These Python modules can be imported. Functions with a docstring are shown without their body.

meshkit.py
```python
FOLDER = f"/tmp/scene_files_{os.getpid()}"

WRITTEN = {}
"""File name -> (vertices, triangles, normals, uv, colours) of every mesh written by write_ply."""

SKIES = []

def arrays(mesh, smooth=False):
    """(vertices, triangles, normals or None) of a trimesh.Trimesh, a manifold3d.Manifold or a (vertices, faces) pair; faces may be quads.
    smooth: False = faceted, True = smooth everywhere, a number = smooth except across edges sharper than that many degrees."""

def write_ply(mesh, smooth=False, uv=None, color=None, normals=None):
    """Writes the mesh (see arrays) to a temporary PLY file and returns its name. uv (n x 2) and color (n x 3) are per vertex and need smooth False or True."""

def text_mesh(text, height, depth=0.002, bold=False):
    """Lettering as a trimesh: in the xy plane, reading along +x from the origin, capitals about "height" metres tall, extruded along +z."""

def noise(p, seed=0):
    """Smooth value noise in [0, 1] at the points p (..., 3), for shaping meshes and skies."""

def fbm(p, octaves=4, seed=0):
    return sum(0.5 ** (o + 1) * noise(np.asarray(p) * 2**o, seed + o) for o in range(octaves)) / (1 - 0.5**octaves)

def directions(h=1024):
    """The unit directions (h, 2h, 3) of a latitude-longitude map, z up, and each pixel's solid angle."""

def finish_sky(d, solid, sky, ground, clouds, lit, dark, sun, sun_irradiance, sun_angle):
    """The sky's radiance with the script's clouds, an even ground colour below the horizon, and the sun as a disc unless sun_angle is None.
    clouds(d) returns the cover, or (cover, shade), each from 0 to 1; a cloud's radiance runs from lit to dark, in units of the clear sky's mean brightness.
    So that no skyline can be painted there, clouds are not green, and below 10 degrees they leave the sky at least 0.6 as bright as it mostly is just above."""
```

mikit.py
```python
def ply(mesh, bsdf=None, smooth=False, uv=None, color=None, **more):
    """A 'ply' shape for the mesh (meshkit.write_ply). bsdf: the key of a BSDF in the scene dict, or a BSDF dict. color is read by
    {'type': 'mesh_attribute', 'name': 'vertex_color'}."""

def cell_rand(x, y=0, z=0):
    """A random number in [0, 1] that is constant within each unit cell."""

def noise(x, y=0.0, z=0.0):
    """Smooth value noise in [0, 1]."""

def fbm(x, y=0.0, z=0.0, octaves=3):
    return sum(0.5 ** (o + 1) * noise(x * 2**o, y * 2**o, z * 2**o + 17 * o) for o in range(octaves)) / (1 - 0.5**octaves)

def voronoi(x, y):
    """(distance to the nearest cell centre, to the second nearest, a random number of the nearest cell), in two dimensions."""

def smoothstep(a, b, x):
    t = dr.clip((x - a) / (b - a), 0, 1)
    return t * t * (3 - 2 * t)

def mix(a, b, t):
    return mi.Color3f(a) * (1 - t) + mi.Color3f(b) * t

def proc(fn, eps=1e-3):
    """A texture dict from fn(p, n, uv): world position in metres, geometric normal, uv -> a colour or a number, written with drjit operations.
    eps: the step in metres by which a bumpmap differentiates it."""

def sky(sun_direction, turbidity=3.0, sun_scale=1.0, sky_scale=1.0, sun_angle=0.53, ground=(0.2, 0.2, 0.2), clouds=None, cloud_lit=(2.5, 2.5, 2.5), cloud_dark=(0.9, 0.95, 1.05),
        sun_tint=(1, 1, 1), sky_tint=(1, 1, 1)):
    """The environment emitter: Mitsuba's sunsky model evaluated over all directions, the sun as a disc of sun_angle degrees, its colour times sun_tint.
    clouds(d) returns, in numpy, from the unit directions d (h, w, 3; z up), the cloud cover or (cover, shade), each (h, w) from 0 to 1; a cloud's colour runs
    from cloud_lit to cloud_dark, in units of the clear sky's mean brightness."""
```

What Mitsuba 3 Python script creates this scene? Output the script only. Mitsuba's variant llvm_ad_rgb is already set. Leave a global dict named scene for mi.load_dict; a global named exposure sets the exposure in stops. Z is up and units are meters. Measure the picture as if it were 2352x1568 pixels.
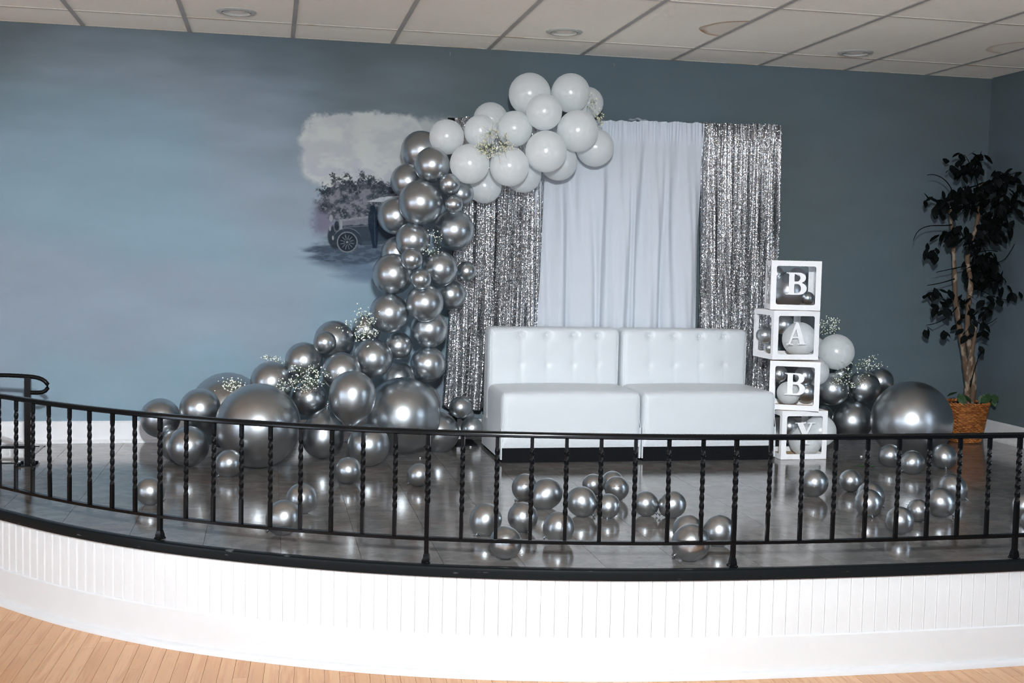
import math, random
import numpy as np
import trimesh
import mitsuba as mi
import drjit as dr
import mikit, meshkit
from mikit import proc, ply, noise, fbm, cell_rand, smoothstep, mix
from shapely.geometry import Polygon, box, Point, LineString
from shapely import affinity
from shapely.ops import unary_union

T = mi.ScalarTransform4f
rng = np.random.default_rng(7)
scene, labels = {}, {}

# ---------------------------------------------------------------- camera, lights, exposure
# world: z = 0 is the stage floor, the back wall is the plane y = 0, x runs along it to the right
CAM = np.array([0.0, -7.5117, 1.1649])
FWD = np.array([0.2004, 0.9773, -0.0686]); DOWN = np.array([0.0081, -0.0717, -0.9974])
scene['camera'] = {'type': 'perspective', 'fov': 46.754, 'fov_axis': 'x', 'near_clip': 0.05, 'far_clip': 60.0,
                   'to_world': T().look_at(origin=CAM.tolist(), target=(CAM + FWD).tolist(), up=(-DOWN).tolist())}
exposure = 0.12
STAGE_H = 0.43            # stage floor above the hall floor
CEIL = 2.494
FLASH = [0.12, -7.35, 1.95]                      # the photographer's strobe, held high beside the camera
for k, (dx, dz, tx, s) in enumerate(((0, 0, 1.3, .9), (.13, 0, 3.5, 1.45), (-.13, 0, -.7, 1.25), (0, .10, 1.9, 1.0), (0, -.10, .6, .9), (.09, .07, 2.7, 1.15), (-.09, -.07, -2.2, 2.9))):     # a soft wide strobe head: seven tubes close together, spread sideways
    scene[f'strobe_light_{k:03d}'] = {'type': 'spot', 'to_world': T().look_at(origin=[FLASH[0] + dx, FLASH[1], FLASH[2] + dz], target=[tx, -1.5, .35], up=[0, 0, 1]),
                                      'intensity': {'type': 'rgb', 'value': [25.8 * s, 27.6 * s, 28.6 * s]}, 'cutoff_angle': 30.0, 'beam_width': 3.0}
DAY = [3.6, 4.3, 5.2]                           # daylight in the hall's windows
LAMP_WARM = [26.0, 15.0, 6.5]                    # warm recessed ceiling lamps in front of the stage

# ---------------------------------------------------------------- helpers
def numbered(key):
    if key not in scene and key not in labels and key not in used: used.add(key); return key
    k = 1
    while f'{key}_{k:03d}' in used or f'{key}_{k:03d}' in scene: k += 1
    used.add(f'{key}_{k:03d}'); return f'{key}_{k:03d}'
used = set()
def put(key, shape):
    key = numbered(key); scene[key] = shape; return key
def obj(name, mesh, mat, parent=None, smooth=False, **more):
    return put(name if parent is None else parent + '__' + name, ply(mesh, mat, smooth=smooth, **more))
def tag(key, label=None, cat=None, group=None, kind=None):
    d = labels.setdefault(key, {})
    for a, b in (('label', label), ('category', cat), ('group', group), ('kind', kind)):
        if b: d[a] = b
    return key
def thing(name, label, cat, group=None):
    return tag(numbered(name), label, cat, group)
def struct(name, mesh, mat, label=None, smooth=False):
    k = obj(name, mesh, mat, None, smooth); return tag(k, label, None, None, 'structure')
def place(shape, m): return {**shape, 'to_world': m}

def bx(x0, x1, y0, y1, z0, z1):
    m = trimesh.creation.box((x1 - x0, y1 - y0, z1 - z0)); m.apply_translation(((x0 + x1) / 2, (y0 + y1) / 2, (z0 + z1) / 2)); return m
def cat(ms): return trimesh.util.concatenate(ms)
def tube(p, r, sides=8, cap=True):
    p = np.asarray(p, float); r = np.broadcast_to(r, (len(p),)).astype(float)
    t = np.gradient(p, axis=0); t /= np.linalg.norm(t, axis=1, keepdims=True) + 1e-12
    ref = np.array([0, 0, 1.0]) if abs(t[:, 2]).mean() < .8 else np.array([1.0, 0, 0])
    a = np.cross(t, ref); a /= np.linalg.norm(a, axis=1, keepdims=True) + 1e-12
    b = np.cross(t, a); an = np.arange(sides) * 2 * np.pi / sides
    v = p[:, None] + r[:, None, None] * (np.cos(an)[None, :, None] * a[:, None] + np.sin(an)[None, :, None] * b[:, None])
    n = len(p); i, j = np.meshgrid(np.arange(n - 1), np.arange(sides), indexing='ij')
    q = np.stack([i * sides + j, i * sides + (j + 1) % sides, (i + 1) * sides + (j + 1) % sides, (i + 1) * sides + j], -1).reshape(-1, 4)
    f = np.vstack([q[:, [0, 1, 2]], q[:, [0, 2, 3]]]); v = v.reshape(-1, 3)
    if cap:
        k = len(v); v = np.vstack([v, p[:1], p[-1:]]); s = np.arange(sides)
        f = np.vstack([f, np.stack([(s + 1) % sides, s, 0 * s + k], 1), np.stack([s + (n - 1) * sides, (s + 1) % sides + (n - 1) * sides, 0 * s + k + 1], 1)])
    return trimesh.Trimesh(v, f, process=False)
def lathe(prof, seg=32):
    """profile [(r, z)] from bottom to top, turned round z"""
    prof = np.asarray(prof, float); n = len(prof); an = np.arange(seg) * 2 * np.pi / seg
    v = np.stack([prof[:, None, 0] * np.cos(an), prof[:, None, 0] * np.sin(an), prof[:, None, 1] + 0 * an], -1).reshape(-1, 3)
    i, j = np.meshgrid(np.arange(n - 1), np.arange(seg), indexing='ij')
    q = np.stack([i * seg + j, i * seg + (j + 1) % seg, (i + 1) * seg + (j + 1) % seg, (i + 1) * seg + j], -1).reshape(-1, 4)
    m = trimesh.Trimesh(v, np.vstack([q[:, [0, 1, 2]], q[:, [0, 2, 3]]]), process=False); m.update_faces(m.nondegenerate_faces()); return m
def prism(poly, z0, z1):
    ps = [g for g in getattr(poly, 'geoms', [poly]) if g.geom_type == 'Polygon' and g.area > 1e-7]
    ms = [trimesh.creation.extrude_polygon(g, z1 - z0, engine='earcut') for g in ps]
    if not ms: return None
    m = cat(ms); m.apply_translation((0, 0, z0)); return m
def grid_mesh(P):
    """quads over a (n, m, 3) lattice of points"""
    n, m = P.shape[:2]; i, j = np.meshgrid(np.arange(n - 1), np.arange(m - 1), indexing='ij')
    q = np.stack([i * m + j, (i + 1) * m + j, (i + 1) * m + j + 1, i * m + j + 1], -1).reshape(-1, 4)
    return trimesh.Trimesh(P.reshape(-1, 3), np.vstack([q[:, [0, 1, 2]], q[:, [0, 2, 3]]]), process=False)
def sweep(prof, path, closed=True, caps=True):
    """profile [(n, z)] carried along a level path [(x, y)]; n is measured to the left of travel"""
    path = np.asarray(path, float); prof = np.asarray(prof, float)
    t = np.gradient(path, axis=0); t /= np.linalg.norm(t, axis=1, keepdims=True); nn = np.stack([-t[:, 1], t[:, 0]], 1)
    P = np.concatenate([path[:, None] + prof[None, :, :1] * nn[:, None], np.broadcast_to(prof[None, :, 1:], (len(path), len(prof), 1))], -1)
    if closed: P = np.concatenate([P, P[:, :1]], 1)
    m = grid_mesh(P); mid = np.append(np.array([prof[:, 0].mean(), prof[:, 1].mean()]), 0)
    cen = np.repeat(path + mid[0] * nn, P.shape[1], 0); out = np.concatenate([cen, np.full((len(cen), 1), mid[1])], 1)
    fc = m.triangles_center - out[m.faces[:, 0]]
    if (np.einsum('ij,ij->i', np.cross(*(m.triangles[:, k] - m.triangles[:, 0] for k in (1, 2))), fc)).sum() < 0: m.invert()
    if caps and closed:
        k = len(prof)
        tri = trimesh.creation.triangulate_polygon(Polygon(prof), engine='earcut')
        tv, tf = tri
        for e, flip in ((0, 0), (-1, 1)):
            c = np.concatenate([path[e] + tv[:, :1] * nn[e], tv[:, 1:]], 1)
            m = cat([m, trimesh.Trimesh(c, tf[:, ::-1] if flip else tf, process=False)])
    return m
def rounded(size, r, n=(12, 12, 12)):
    """a box with rounded edges, its faces cut into a lattice so that it can be shaped further; centred"""
    sx, sy, sz = [s / 2 for s in size]; h = np.array([sx, sy, sz]); parts = []
    def ax(s, k):
        a = np.linspace(-s + r, s - r, max(k, 2)); e = r * (1 - np.cos(np.linspace(0, np.pi / 2, 5)))
        return np.concatenate([-s + e[:-1], a, (s - e[:-1])[::-1]])
    A = [ax(h[i], n[i]) for i in range(3)]
    for k in range(3):
        u, v = (k + 1) % 3, (k + 2) % 3
        for s in (-1, 1):
            U, V = np.meshgrid(A[u], A[v], indexing='ij'); P = np.zeros(U.shape + (3,)); P[..., u], P[..., v], P[..., k] = U, V, s * h[k]
            g = grid_mesh(P)
            if s < 0: g.invert()
            parts.append(g)
    m = cat(parts); m.merge_vertices(digits_vertex=6)
    v = np.array(m.vertices); inner = np.clip(v, -(h - r), h - r); d = v - inner; L = np.linalg.norm(d, axis=1, keepdims=True)
    m.vertices = inner + d / np.maximum(L, 1e-9) * r; return m
def curve_pts(pts, n):
    from scipy.interpolate import CubicSpline
    pts = np.asarray(pts, float); s = np.concatenate([[0], np.cumsum(np.linalg.norm(np.diff(pts, axis=0), axis=1))])
    return CubicSpline(s, pts)(np.linspace(0, s[-1], n))

# ---------------------------------------------------------------- materials
def mat(name, d): scene['mat_' + name] = d; return 'mat_' + name
def pr(color, rough=.5, **k):
    c = color if isinstance(color, dict) else {'type': 'rgb', 'value': list(color)}
    return {'type': 'principled', 'base_color': c, 'roughness': rough, **k}
def two(d): return {'type': 'twosided', 'bsdf': d}
def C3(r, g, b): return mi.Color3f(r, g, b)

def mural_uv(p):
    return 1344.58 * p.x + 17.74 * p.z - 230.88, 42.82 * p.x - 1344.47 * p.z + 2851.44
def seg_d(u, v, a, b):
    ax, ay = a; bx_, by_ = b[0] - a[0], b[1] - a[1]
    t = dr.clip(((u - ax) * bx_ + (v - ay) * by_) / (bx_ * bx_ + by_ * by_), 0, 1)
    return dr.sqrt(dr.square(u - ax - t * bx_) + dr.square(v - ay - t * by_))
def inside(u, v, pts, soft):
    """soft-edged convex polygon, corners clockwise on the wall"""
    m = mi.Float(1)
    for a, b in zip(pts, pts[1:] + pts[:1]):
        ex, ey = b[0] - a[0], b[1] - a[1]; L = math.hypot(ex, ey)
        m = dr.minimum(m, smoothstep(-soft, soft, (ex * (v - a[1]) - ey * (u - a[0])) / L))
    return m
def ell(u, v, cx, cy, rx, ry): return dr.sqrt(dr.square((u - cx) / rx) + dr.square((v - cy) / ry))
WALL = (0.112, 0.147, 0.168)
def wall_paint(p, n, uv):
    # slate blue wall paint with broad brushed clouds of tone, and the hand-painted scene on it
    a = fbm(p.x * .9 + 3, p.z * 1.3 + p.y * .9, 2.0, 4); b = fbm(p.x * 2.2, p.z * 7.0 + p.y * 2, 9.0, 4)
    c = mix(WALL, (0.116, 0.147, 0.157), smoothstep(.40, .65, a)) * (0.93 + .14 * b)
    # pale scumbled haze round the old car and leftwards, brighter light painted into its tone
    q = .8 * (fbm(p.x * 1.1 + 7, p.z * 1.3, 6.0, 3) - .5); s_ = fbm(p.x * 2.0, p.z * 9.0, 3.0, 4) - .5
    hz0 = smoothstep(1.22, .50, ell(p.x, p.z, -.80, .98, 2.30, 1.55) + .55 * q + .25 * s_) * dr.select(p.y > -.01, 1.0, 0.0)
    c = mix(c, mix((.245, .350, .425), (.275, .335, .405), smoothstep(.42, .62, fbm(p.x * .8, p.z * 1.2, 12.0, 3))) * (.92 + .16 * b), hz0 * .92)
    u, v = mural_uv(p)
    w1 = fbm(u * .012, v * .012, 1.0, 4) - .5; w2 = fbm(u * .05, v * .05, 5.0, 3) - .5; st = fbm(u * .006, v * .035, 3.0, 4) - .5
    w3 = fbm(u * .11, v * .11, 15.0, 3) - .5
    # pale cloud
    def sup(cx, cy, rx, ry, k=4):
        a_, b_ = dr.abs((u - cx) / rx), dr.abs((v - cy) / ry); return dr.power(dr.power(a_, k) + dr.power(b_, k), 1 / k)
    u, v = u + 70 * w1 + 26 * w2 + 10 * w3, v + 80 * w1 + 26 * w2 + 10 * w3
    cloud = dr.maximum(smoothstep(1.03, .90, sup(570, 420, 545, 325)), .75 * smoothstep(1.05, .6, sup(1150, 300, 420, 190, 2)))
    u, v = mural_uv(p)
    ctone = mix((.50, .525, .515), (.43, .455, .475), smoothstep(.35, .75, fbm(u * .007, v * .010, 8.0, 4)) ); ctone = mix(ctone, (.40, .41, .47), .55 * smoothstep(330, 640, v + 200 * w1) * smoothstep(.45, .6, fbm(u * .01, v * .02, 18.0, 3)))
    c = mix(c, ctone, cloud * .96)
    # dark ground and purple haze round the car
    hz = smoothstep(1.05, .3, ell(u + 60 * w2, v + 80 * w1, 235, 990, 150, 210)); c = mix(c, (.135, .120, .180), hz * .8)
    gr = smoothstep(1.08, .55, ell(u + 300 * st, v + 90 * st, 480, 1290, 440, 150)); c = mix(c, mix((.040, .058, .085), (.075, .105, .145), smoothstep(.4, .7, fbm(u * .02, v * .07, 5.0, 3))), gr * .93)
    gr2 = smoothstep(1.05, .3, ell(u + 360 * st, v + 70 * st, 640, 1450, 400, 110)); c = mix(c, (.095, .140, .205), gr2 * .8)
    # trees
    tr = smoothstep(1.06, .86, ell(u + 100 * w2 + 60 * w1, v + 110 * w2 + 60 * w1, 570, 850, 420, 195)); clump = fbm(u * .020, v * .026, 11.0, 5)
    c = mix(c, mix(mix((.022, .028, .038), (.060, .068, .085), smoothstep(.30, .50, clump)), (.165, .165, .195), smoothstep(.52, .70, clump + .10 * w3)), tr * .95)
    for cx, cy, rx, ry in ((320, 655, 38, 62), (420, 645, 42, 50), (552, 655, 36, 80), (630, 680, 40, 70), (240, 760, 75, 40), (705, 700, 30, 50), (470, 730, 90, 60)):
        k = smoothstep(1.1, .6, ell(u + 60 * w2 + 40 * w3, v + 60 * w2 + 40 * w3, cx, cy, rx, ry)) * smoothstep(.36, .50, fbm(u * .06, v * .06, 2.0, 4)); c = mix(c, (.026, .033, .043), k * .92)
    dab = smoothstep(.60, .68, fbm(u * .06 + .03 * v, v * .06 - .02 * u, 31.0, 3)) * tr; c = mix(c, (.23, .23, .26), dab * .5 * smoothstep(700, 800, v))
    # the old car: body, bonnet, fender, wheel, lamps, roof, and a man standing in dark clothes
    def paint(col, m, k=.94):
        nonlocal c; c = mix(c, C3(*col) * (.8 + .8 * (w3 + .5) * .5), m * k)
    u, v = u + 5 * w3 + 3 * w2, v + 5 * w3
    paint((.020, .027, .038), smoothstep(1.05, .8, ell(u, v, 330, 1140, 75, 110)))
    paint((.024, .036, .052), inside(u, v, [(370, 1045), (900, 1030), (900, 1195), (540, 1215), (430, 1140)], 8))
    paint((.155, .160, .190), inside(u, v, [(345, 1003), (640, 965), (640, 1030), (392, 1046)], 5)); paint((.26, .265, .295), inside(u, v, [(345, 998), (640, 961), (640, 980), (360, 1016)], 6), .6)
    paint((.25, .26, .285), smoothstep(1.05, .85, ell(u, v, 370, 1042, 17, 46))); paint((.020, .027, .038), smoothstep(1.05, .85, ell(u, v, 338, 1050, 22, 45))); paint((.15, .16, .18), smoothstep(.3, .1, dr.abs(ell(u, v, 338, 1050, 24, 47) - 1)), .5)
    paint((.13, .14, .165), smoothstep(7, 2, seg_d(u, v, (395, 1060), (640, 1048))), .7); paint((.055, .075, .10), smoothstep(22, 8, seg_d(u, v, (560, 1195), (740, 1188))), .7)
    arc = (ell(u, v, 425, 1195, 1, 1) - 112); paint((.028, .040, .056), smoothstep(16, 10, dr.abs(arc)) * smoothstep(1180, 1150, v)); paint((.16, .18, .21), smoothstep(5, 1, dr.abs(arc - 14)) * smoothstep(1150, 1090, v), .7)
    we = ell(u, v, 425, 1186, 88, 90); paint((.016, .023, .032), smoothstep(1.02, .97, we)); paint((.17, .185, .205), smoothstep(.09, .03, dr.abs(we - .93)) * (.55 + .45 * smoothstep(1120, 1250, v + .3 * u)), .9)
    for k in range(6):
        q = k * math.pi / 6 + .25; paint((.15, .165, .185), smoothstep(5, 1.5, seg_d(u, v, (425 - 58 * math.cos(q), 1186 - 60 * math.sin(q)), (425 + 58 * math.cos(q), 1186 + 60 * math.sin(q)))) * smoothstep(.16, .30, we), .75)
    paint((.20, .215, .24), smoothstep(1, .6, ell(u, v, 425, 1186, 12, 12)))
    for cx, cy, rx, ry in ((290, 985, 18, 34), (282, 1072, 9, 24), (306, 1150, 10, 22)): paint((.28, .29, .31), smoothstep(1.1, .6, ell(u, v, cx, cy, rx, ry)), .85)
    paint((.40, .42, .455), inside(u, v, [(590, 848), (700, 812), (860, 795), (860, 850), (720, 852)], 4), .97)
    paint((.05, .06, .075), inside(u, v, [(596, 850), (860, 852), (860, 872), (604, 866)], 3)); paint((.24, .25, .27), inside(u, v, [(600, 853), (720, 854), (720, 866), (606, 864)], 2) * smoothstep(.5, .62, noise(u * .16, 3.0, 0)), .8)
    paint((.20, .20, .225), inside(u, v, [(690, 880), (860, 880), (860, 960), (680, 960)], 8), .6)
    paint((.012, .022, .040), smoothstep(1.06, .88, ell(u, v, 645, 1010, 46, 122))); paint((.012, .022, .040), inside(u, v, [(612, 1080), (690, 1080), (676, 1240), (640, 1240)], 6)); paint((.014, .022, .036), smoothstep(1.06, .85, ell(u, v, 640, 902, 24, 28)))
    paint((.045, .065, .095), smoothstep(6, 2, seg_d(u, v, (652, 950), (660, 1210))), .6)
    return c
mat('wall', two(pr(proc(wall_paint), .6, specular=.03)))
mat('hall_wall', two(pr((.58, .58, .57), .6)))
def ceil_fn(p, n, uv):
    c = C3(.83, .775, .68) * (.95 + .08 * fbm(p.x * 2, p.y * 2, 0, 3)) * (.97 + .05 * noise(p.x * 160, p.y * 160, 0))
    for cx, cy, r, k, lim in ((2.60, -1.09, .235, .9, 2.561), (4.40, -1.08, .21, .38, 4.39)):
        d = dr.sqrt(dr.square(p.x - cx) + dr.square((p.y - cy) * 1.0)) + .02 * (noise(p.x * 12, p.y * 12, 1) - .5)
        ring = smoothstep(r - .050, r - .012, d) * smoothstep(r + .004, r - .004, d) * dr.select(p.x < lim, 1.0, 0.0)
        c = mix(c, C3(.36, .20, .085), ring * k * (.7 + .5 * noise(p.x * 30, p.y * 30, 2)))
        c = mix(c, C3(.58, .50, .40), .5 * k * smoothstep(r, r - .02, d) * dr.select(p.x < lim, 1.0, 0.0))
    return c
mat('ceil_tile', pr(proc(ceil_fn), .85))
def bar_fn(p, n, uv): return C3(.40, .38, .35) * (.9 + .2 * fbm(p.x * 6, p.y * 6, 0, 3))
mat('ceil_bar', pr(proc(bar_fn), .5))
def cross_fn(p, n, uv): return mix((.62, .58, .51), (.45, .33, .20), smoothstep(.70, .85, noise(p.x * 9, p.y * 5, 4)) * .6)  # paler than the long bars: the highlight on them is put into the colour
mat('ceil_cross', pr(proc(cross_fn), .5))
def vinyl(p, n, uv):
    i, j = dr.floor((p.x - .05) / .3048), dr.floor((p.y + .5657 * .3048) / .3048)
    t = cell_rand(i, j, 5)
    a = fbm(p.x * 14 + 40 * t, p.y * 18, 1, 4); b = fbm(p.x * 60, p.y * 75 + 9 * t, 2, 3)
    c = mix((.150, .142, .134), (.205, .196, .188), smoothstep(.35, .65, a)); c = mix(c, (.195, .140, .120), .35 * smoothstep(.56, .75, fbm(p.x * 7, p.y * 9, 3, 3)))
    c = mix(c, (.105, .099, .095), .35 * smoothstep(.60, .72, b)); return c * (.94 + .12 * t)
mat('vinyl', {'type': 'roughplastic', 'diffuse_reflectance': proc(vinyl), 'alpha': .020, 'int_ior': 1.72, 'nonlinear': False})
mat('vinyl_gap', pr((.035, .033, .032), .6))
PA = math.radians(2.4)
def plank_id(p):
    x = p.x * math.cos(PA) - p.y * math.sin(PA); y = p.x * math.sin(PA) + p.y * math.cos(PA)
    i = dr.floor(x / .057); return x, y, i, dr.floor(y / .85 + 7.3 * cell_rand(i, 3, 1))
def wood(p, n, uv):
    x, y, i, j = plank_id(p); t = cell_rand(i, j, 2); s = cell_rand(i, j, 8)
    g = fbm(x * 55 + 30 * t, y * 3.2, 4 * s, 4); k = fbm(x * 160 + 7 * s, y * 8, 2, 3)
    c = mix((.53, .275, .122), (.62, .355, .180), t); c = mix(c, (.48, .215, .085), .65 * smoothstep(.45, .75, g)); c = mix(c, (.39, .19, .09), .35 * smoothstep(.6, .8, k))
    return c
mat('plank', pr(proc(wood), .30, specular=.5))
def wood_far(p, n, uv):
    x, y, i, j = plank_id(p); fx = dr.abs(x / .057 - i - .5)
    return wood(p, n, uv) * (1 - .55 * smoothstep(.47, .495, fx))
mat('plank_far', pr(proc(wood_far), .33, specular=.5))
mat('white_paint', pr(proc(lambda p, n, uv: C3(.64, .65, .655) * (.96 + .06 * fbm(p.x * 4, p.z * 5, p.y * 4, 3))), .42, specular=.45))
mat('skirting', pr(proc(lambda p, n, uv: C3(.74, .745, .76) * (.97 + .05 * fbm(p.x * 5, p.z * 9, p.y * 5, 3))), .4, specular=.45))
def nosing(p, n, uv):
    s = smoothstep(.72, .82, fbm(p.x * 14, p.z * 60, p.y * 14, 4)); return mix((.007, .009, .010), (.20, .21, .22), s * .4)
mat('nosing', pr(proc(nosing), .32, specular=.12))
mat('black_iron', pr((.0022, .0028, .0034), .17, specular=.26))
mat('black_matt', pr((.006, .007, .008), .6, specular=.06))
mat('vinyl_white', pr(proc(lambda p, n, uv: C3(.575, .603, .625) * (.985 + .03 * noise(p.x * 5, p.y * 5, p.z * 5))), .42, specular=.4))
mat('piping', pr((.70, .74, .765), .4))
mat('white_balloon', {'type': 'blendbsdf', 'weight': .038, 'bsdf_0': {'type': 'principledthin', 'base_color': {'type': 'rgb', 'value': [.90, .92, .925]}, 'roughness': .6, 'diff_trans': .95},
                      'bsdf_1': two({'type': 'roughconductor', 'material': 'none', 'alpha': .07})})     # thin translucent latex with a sheen
mat('silver_balloon', pr((.50, .53, .55), .32, metallic=1.0, specular=.5))
mat('sheer', {'type': 'principledthin', 'base_color': {'type': 'rgb', 'value': [.74, .785, .85]}, 'roughness': .8, 'diff_trans': .55})
mat('silver_cloth', two(pr((.11, .12, .13), .55, metallic=.3)))
mat('sequin', two(pr((.80, .81, .82), .24, metallic=1.0)))
mat('box_white', pr((.82, .82, .83), .5, specular=.2))
mat('card', pr((.42, .30, .19), .8))
mat('film', {'type': 'thindielectric', 'int_ior': 1.14})
mat('petal', two(pr((.78, .80, .72), .6)))
mat('petal_cream', two(pr((.74, .70, .50), .6)))
mat('sprig', two(pr((.060, .085, .040), .7)))
def bark(p, n, uv):
    return mix((.115, .070, .042), (.29, .22, .165), smoothstep(.5, .68, fbm(p.x * 30, p.y * 30, p.z * 16, 3)))
mat('bark', pr(proc(bark), .8))
mat('leaf', two(pr(proc(lambda p, n, uv: C3(.0045, .0065, .0060) * (.7 + .6 * noise(p.x * 25, p.y * 25, p.z * 25))), .6, specular=.08)))
mat('leaf_green', two(pr((.035, .075, .030), .5, specular=.3)))
def wicker(p, n, uv): return mix((.22, .066, .014), (.45, .165, .040), smoothstep(.35, .7, fbm(p.x * 40, p.y * 40, p.z * 70, 3)))
mat('wicker', pr(proc(wicker), .38, specular=.5))
mat('soil', pr((.015, .012, .010), .9))
mat('lamp_trim', two(pr((.50, .50, .47), .5)))
mat('lamp_cup', two(pr((.66, .65, .60), .45)))
mat('hook', pr((.16, .19, .20), .12, specular=.7))

# ---------------------------------------------------------------- the room
XR, XL, YH = 4.9, -6.0, -16.0
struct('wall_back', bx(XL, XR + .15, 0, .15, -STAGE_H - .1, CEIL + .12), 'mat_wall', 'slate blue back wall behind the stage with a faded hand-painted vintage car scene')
struct('wall_right', bx(XR, XR + .15, YH, 0, -STAGE_H - .1, CEIL + .12), 'mat_wall', 'slate blue side wall to the right of the potted tree')
struct('wall_left', bx(XL - .15, XL, YH, .15, -STAGE_H - .1, CEIL + .12), 'mat_hall_wall', 'pale wall on the left side of the hall')
struct('wall_front', bx(XL, XR, YH - .15, YH, -STAGE_H - .1, CEIL + .12), 'mat_hall_wall', 'pale wall at the far end of the hall behind the camera')
for s, (side, m, y0) in enumerate((('back', None, 0), ('right', None, 0))): pass
def skirting(name, path, label):
    prof = [(0, 0), (.028, 0), (.028, .012), (.022, .019), (.016, .022), (.016, .120), (.011, .128), (.004, .133), (0, .133)]
    return struct(name, sweep(prof, path), 'mat_skirting', label, 30)
skirting('baseboard_back', [(XR, 0), (XL, 0)], 'white baseboard along the foot of the slate blue back wall')
skirting('baseboard_right', [(XR, -3.2), (XR, -.028)], 'white baseboard along the foot of the right wall beside the basket')

# stage outline: a bowed front edge that meets the back wall on the left and the right wall
EDGE = np.array([(-1.173, -1.943), (-1.01, -2.122), (-.81, -2.318), (-.615, -2.482), (-.474, -2.588), (-.194, -2.764), (.034, -2.884), (.498, -3.078), (.944, -3.197), (1.335, -3.263), (1.8, -3.303), (2.319, -3.318), (2.65, -3.318), (2.993, -3.310)])
left = [(2.05 - 4.5 * math.cos(a), 1.17 - 4.5 * math.sin(a)) for a in np.radians([15.06, 20, 25, 30, 35])]
EDGE = np.vstack([left, EDGE, [(3.6, -3.27), (4.3, -3.19), (4.9, -3.09)]])
EDGE = curve_pts(EDGE, 240)
from scipy.ndimage import gaussian_filter1d
EDGE[:, 1] = gaussian_filter1d(EDGE[:, 1], 3, mode='nearest'); EDGE[:, 0] = gaussian_filter1d(EDGE[:, 0], 3, mode='nearest')
EDGE[0] = (-2.295, 0); EDGE[-1] = (4.9, -3.09)
def offset(path, d):
    t = np.gradient(path, axis=0); t /= np.linalg.norm(t, axis=1, keepdims=True); return path + d * np.stack([-t[:, 1], t[:, 0]], 1)
ARC = np.concatenate([[0], np.cumsum(np.linalg.norm(np.diff(EDGE, axis=0), axis=1))])
def along(path, s):
    a = np.concatenate([[0], np.cumsum(np.linalg.norm(np.diff(path, axis=0), axis=1))]); return np.stack([np.interp(s, a, path[:, 0]), np.interp(s, a, path[:, 1])], -1)
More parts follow.
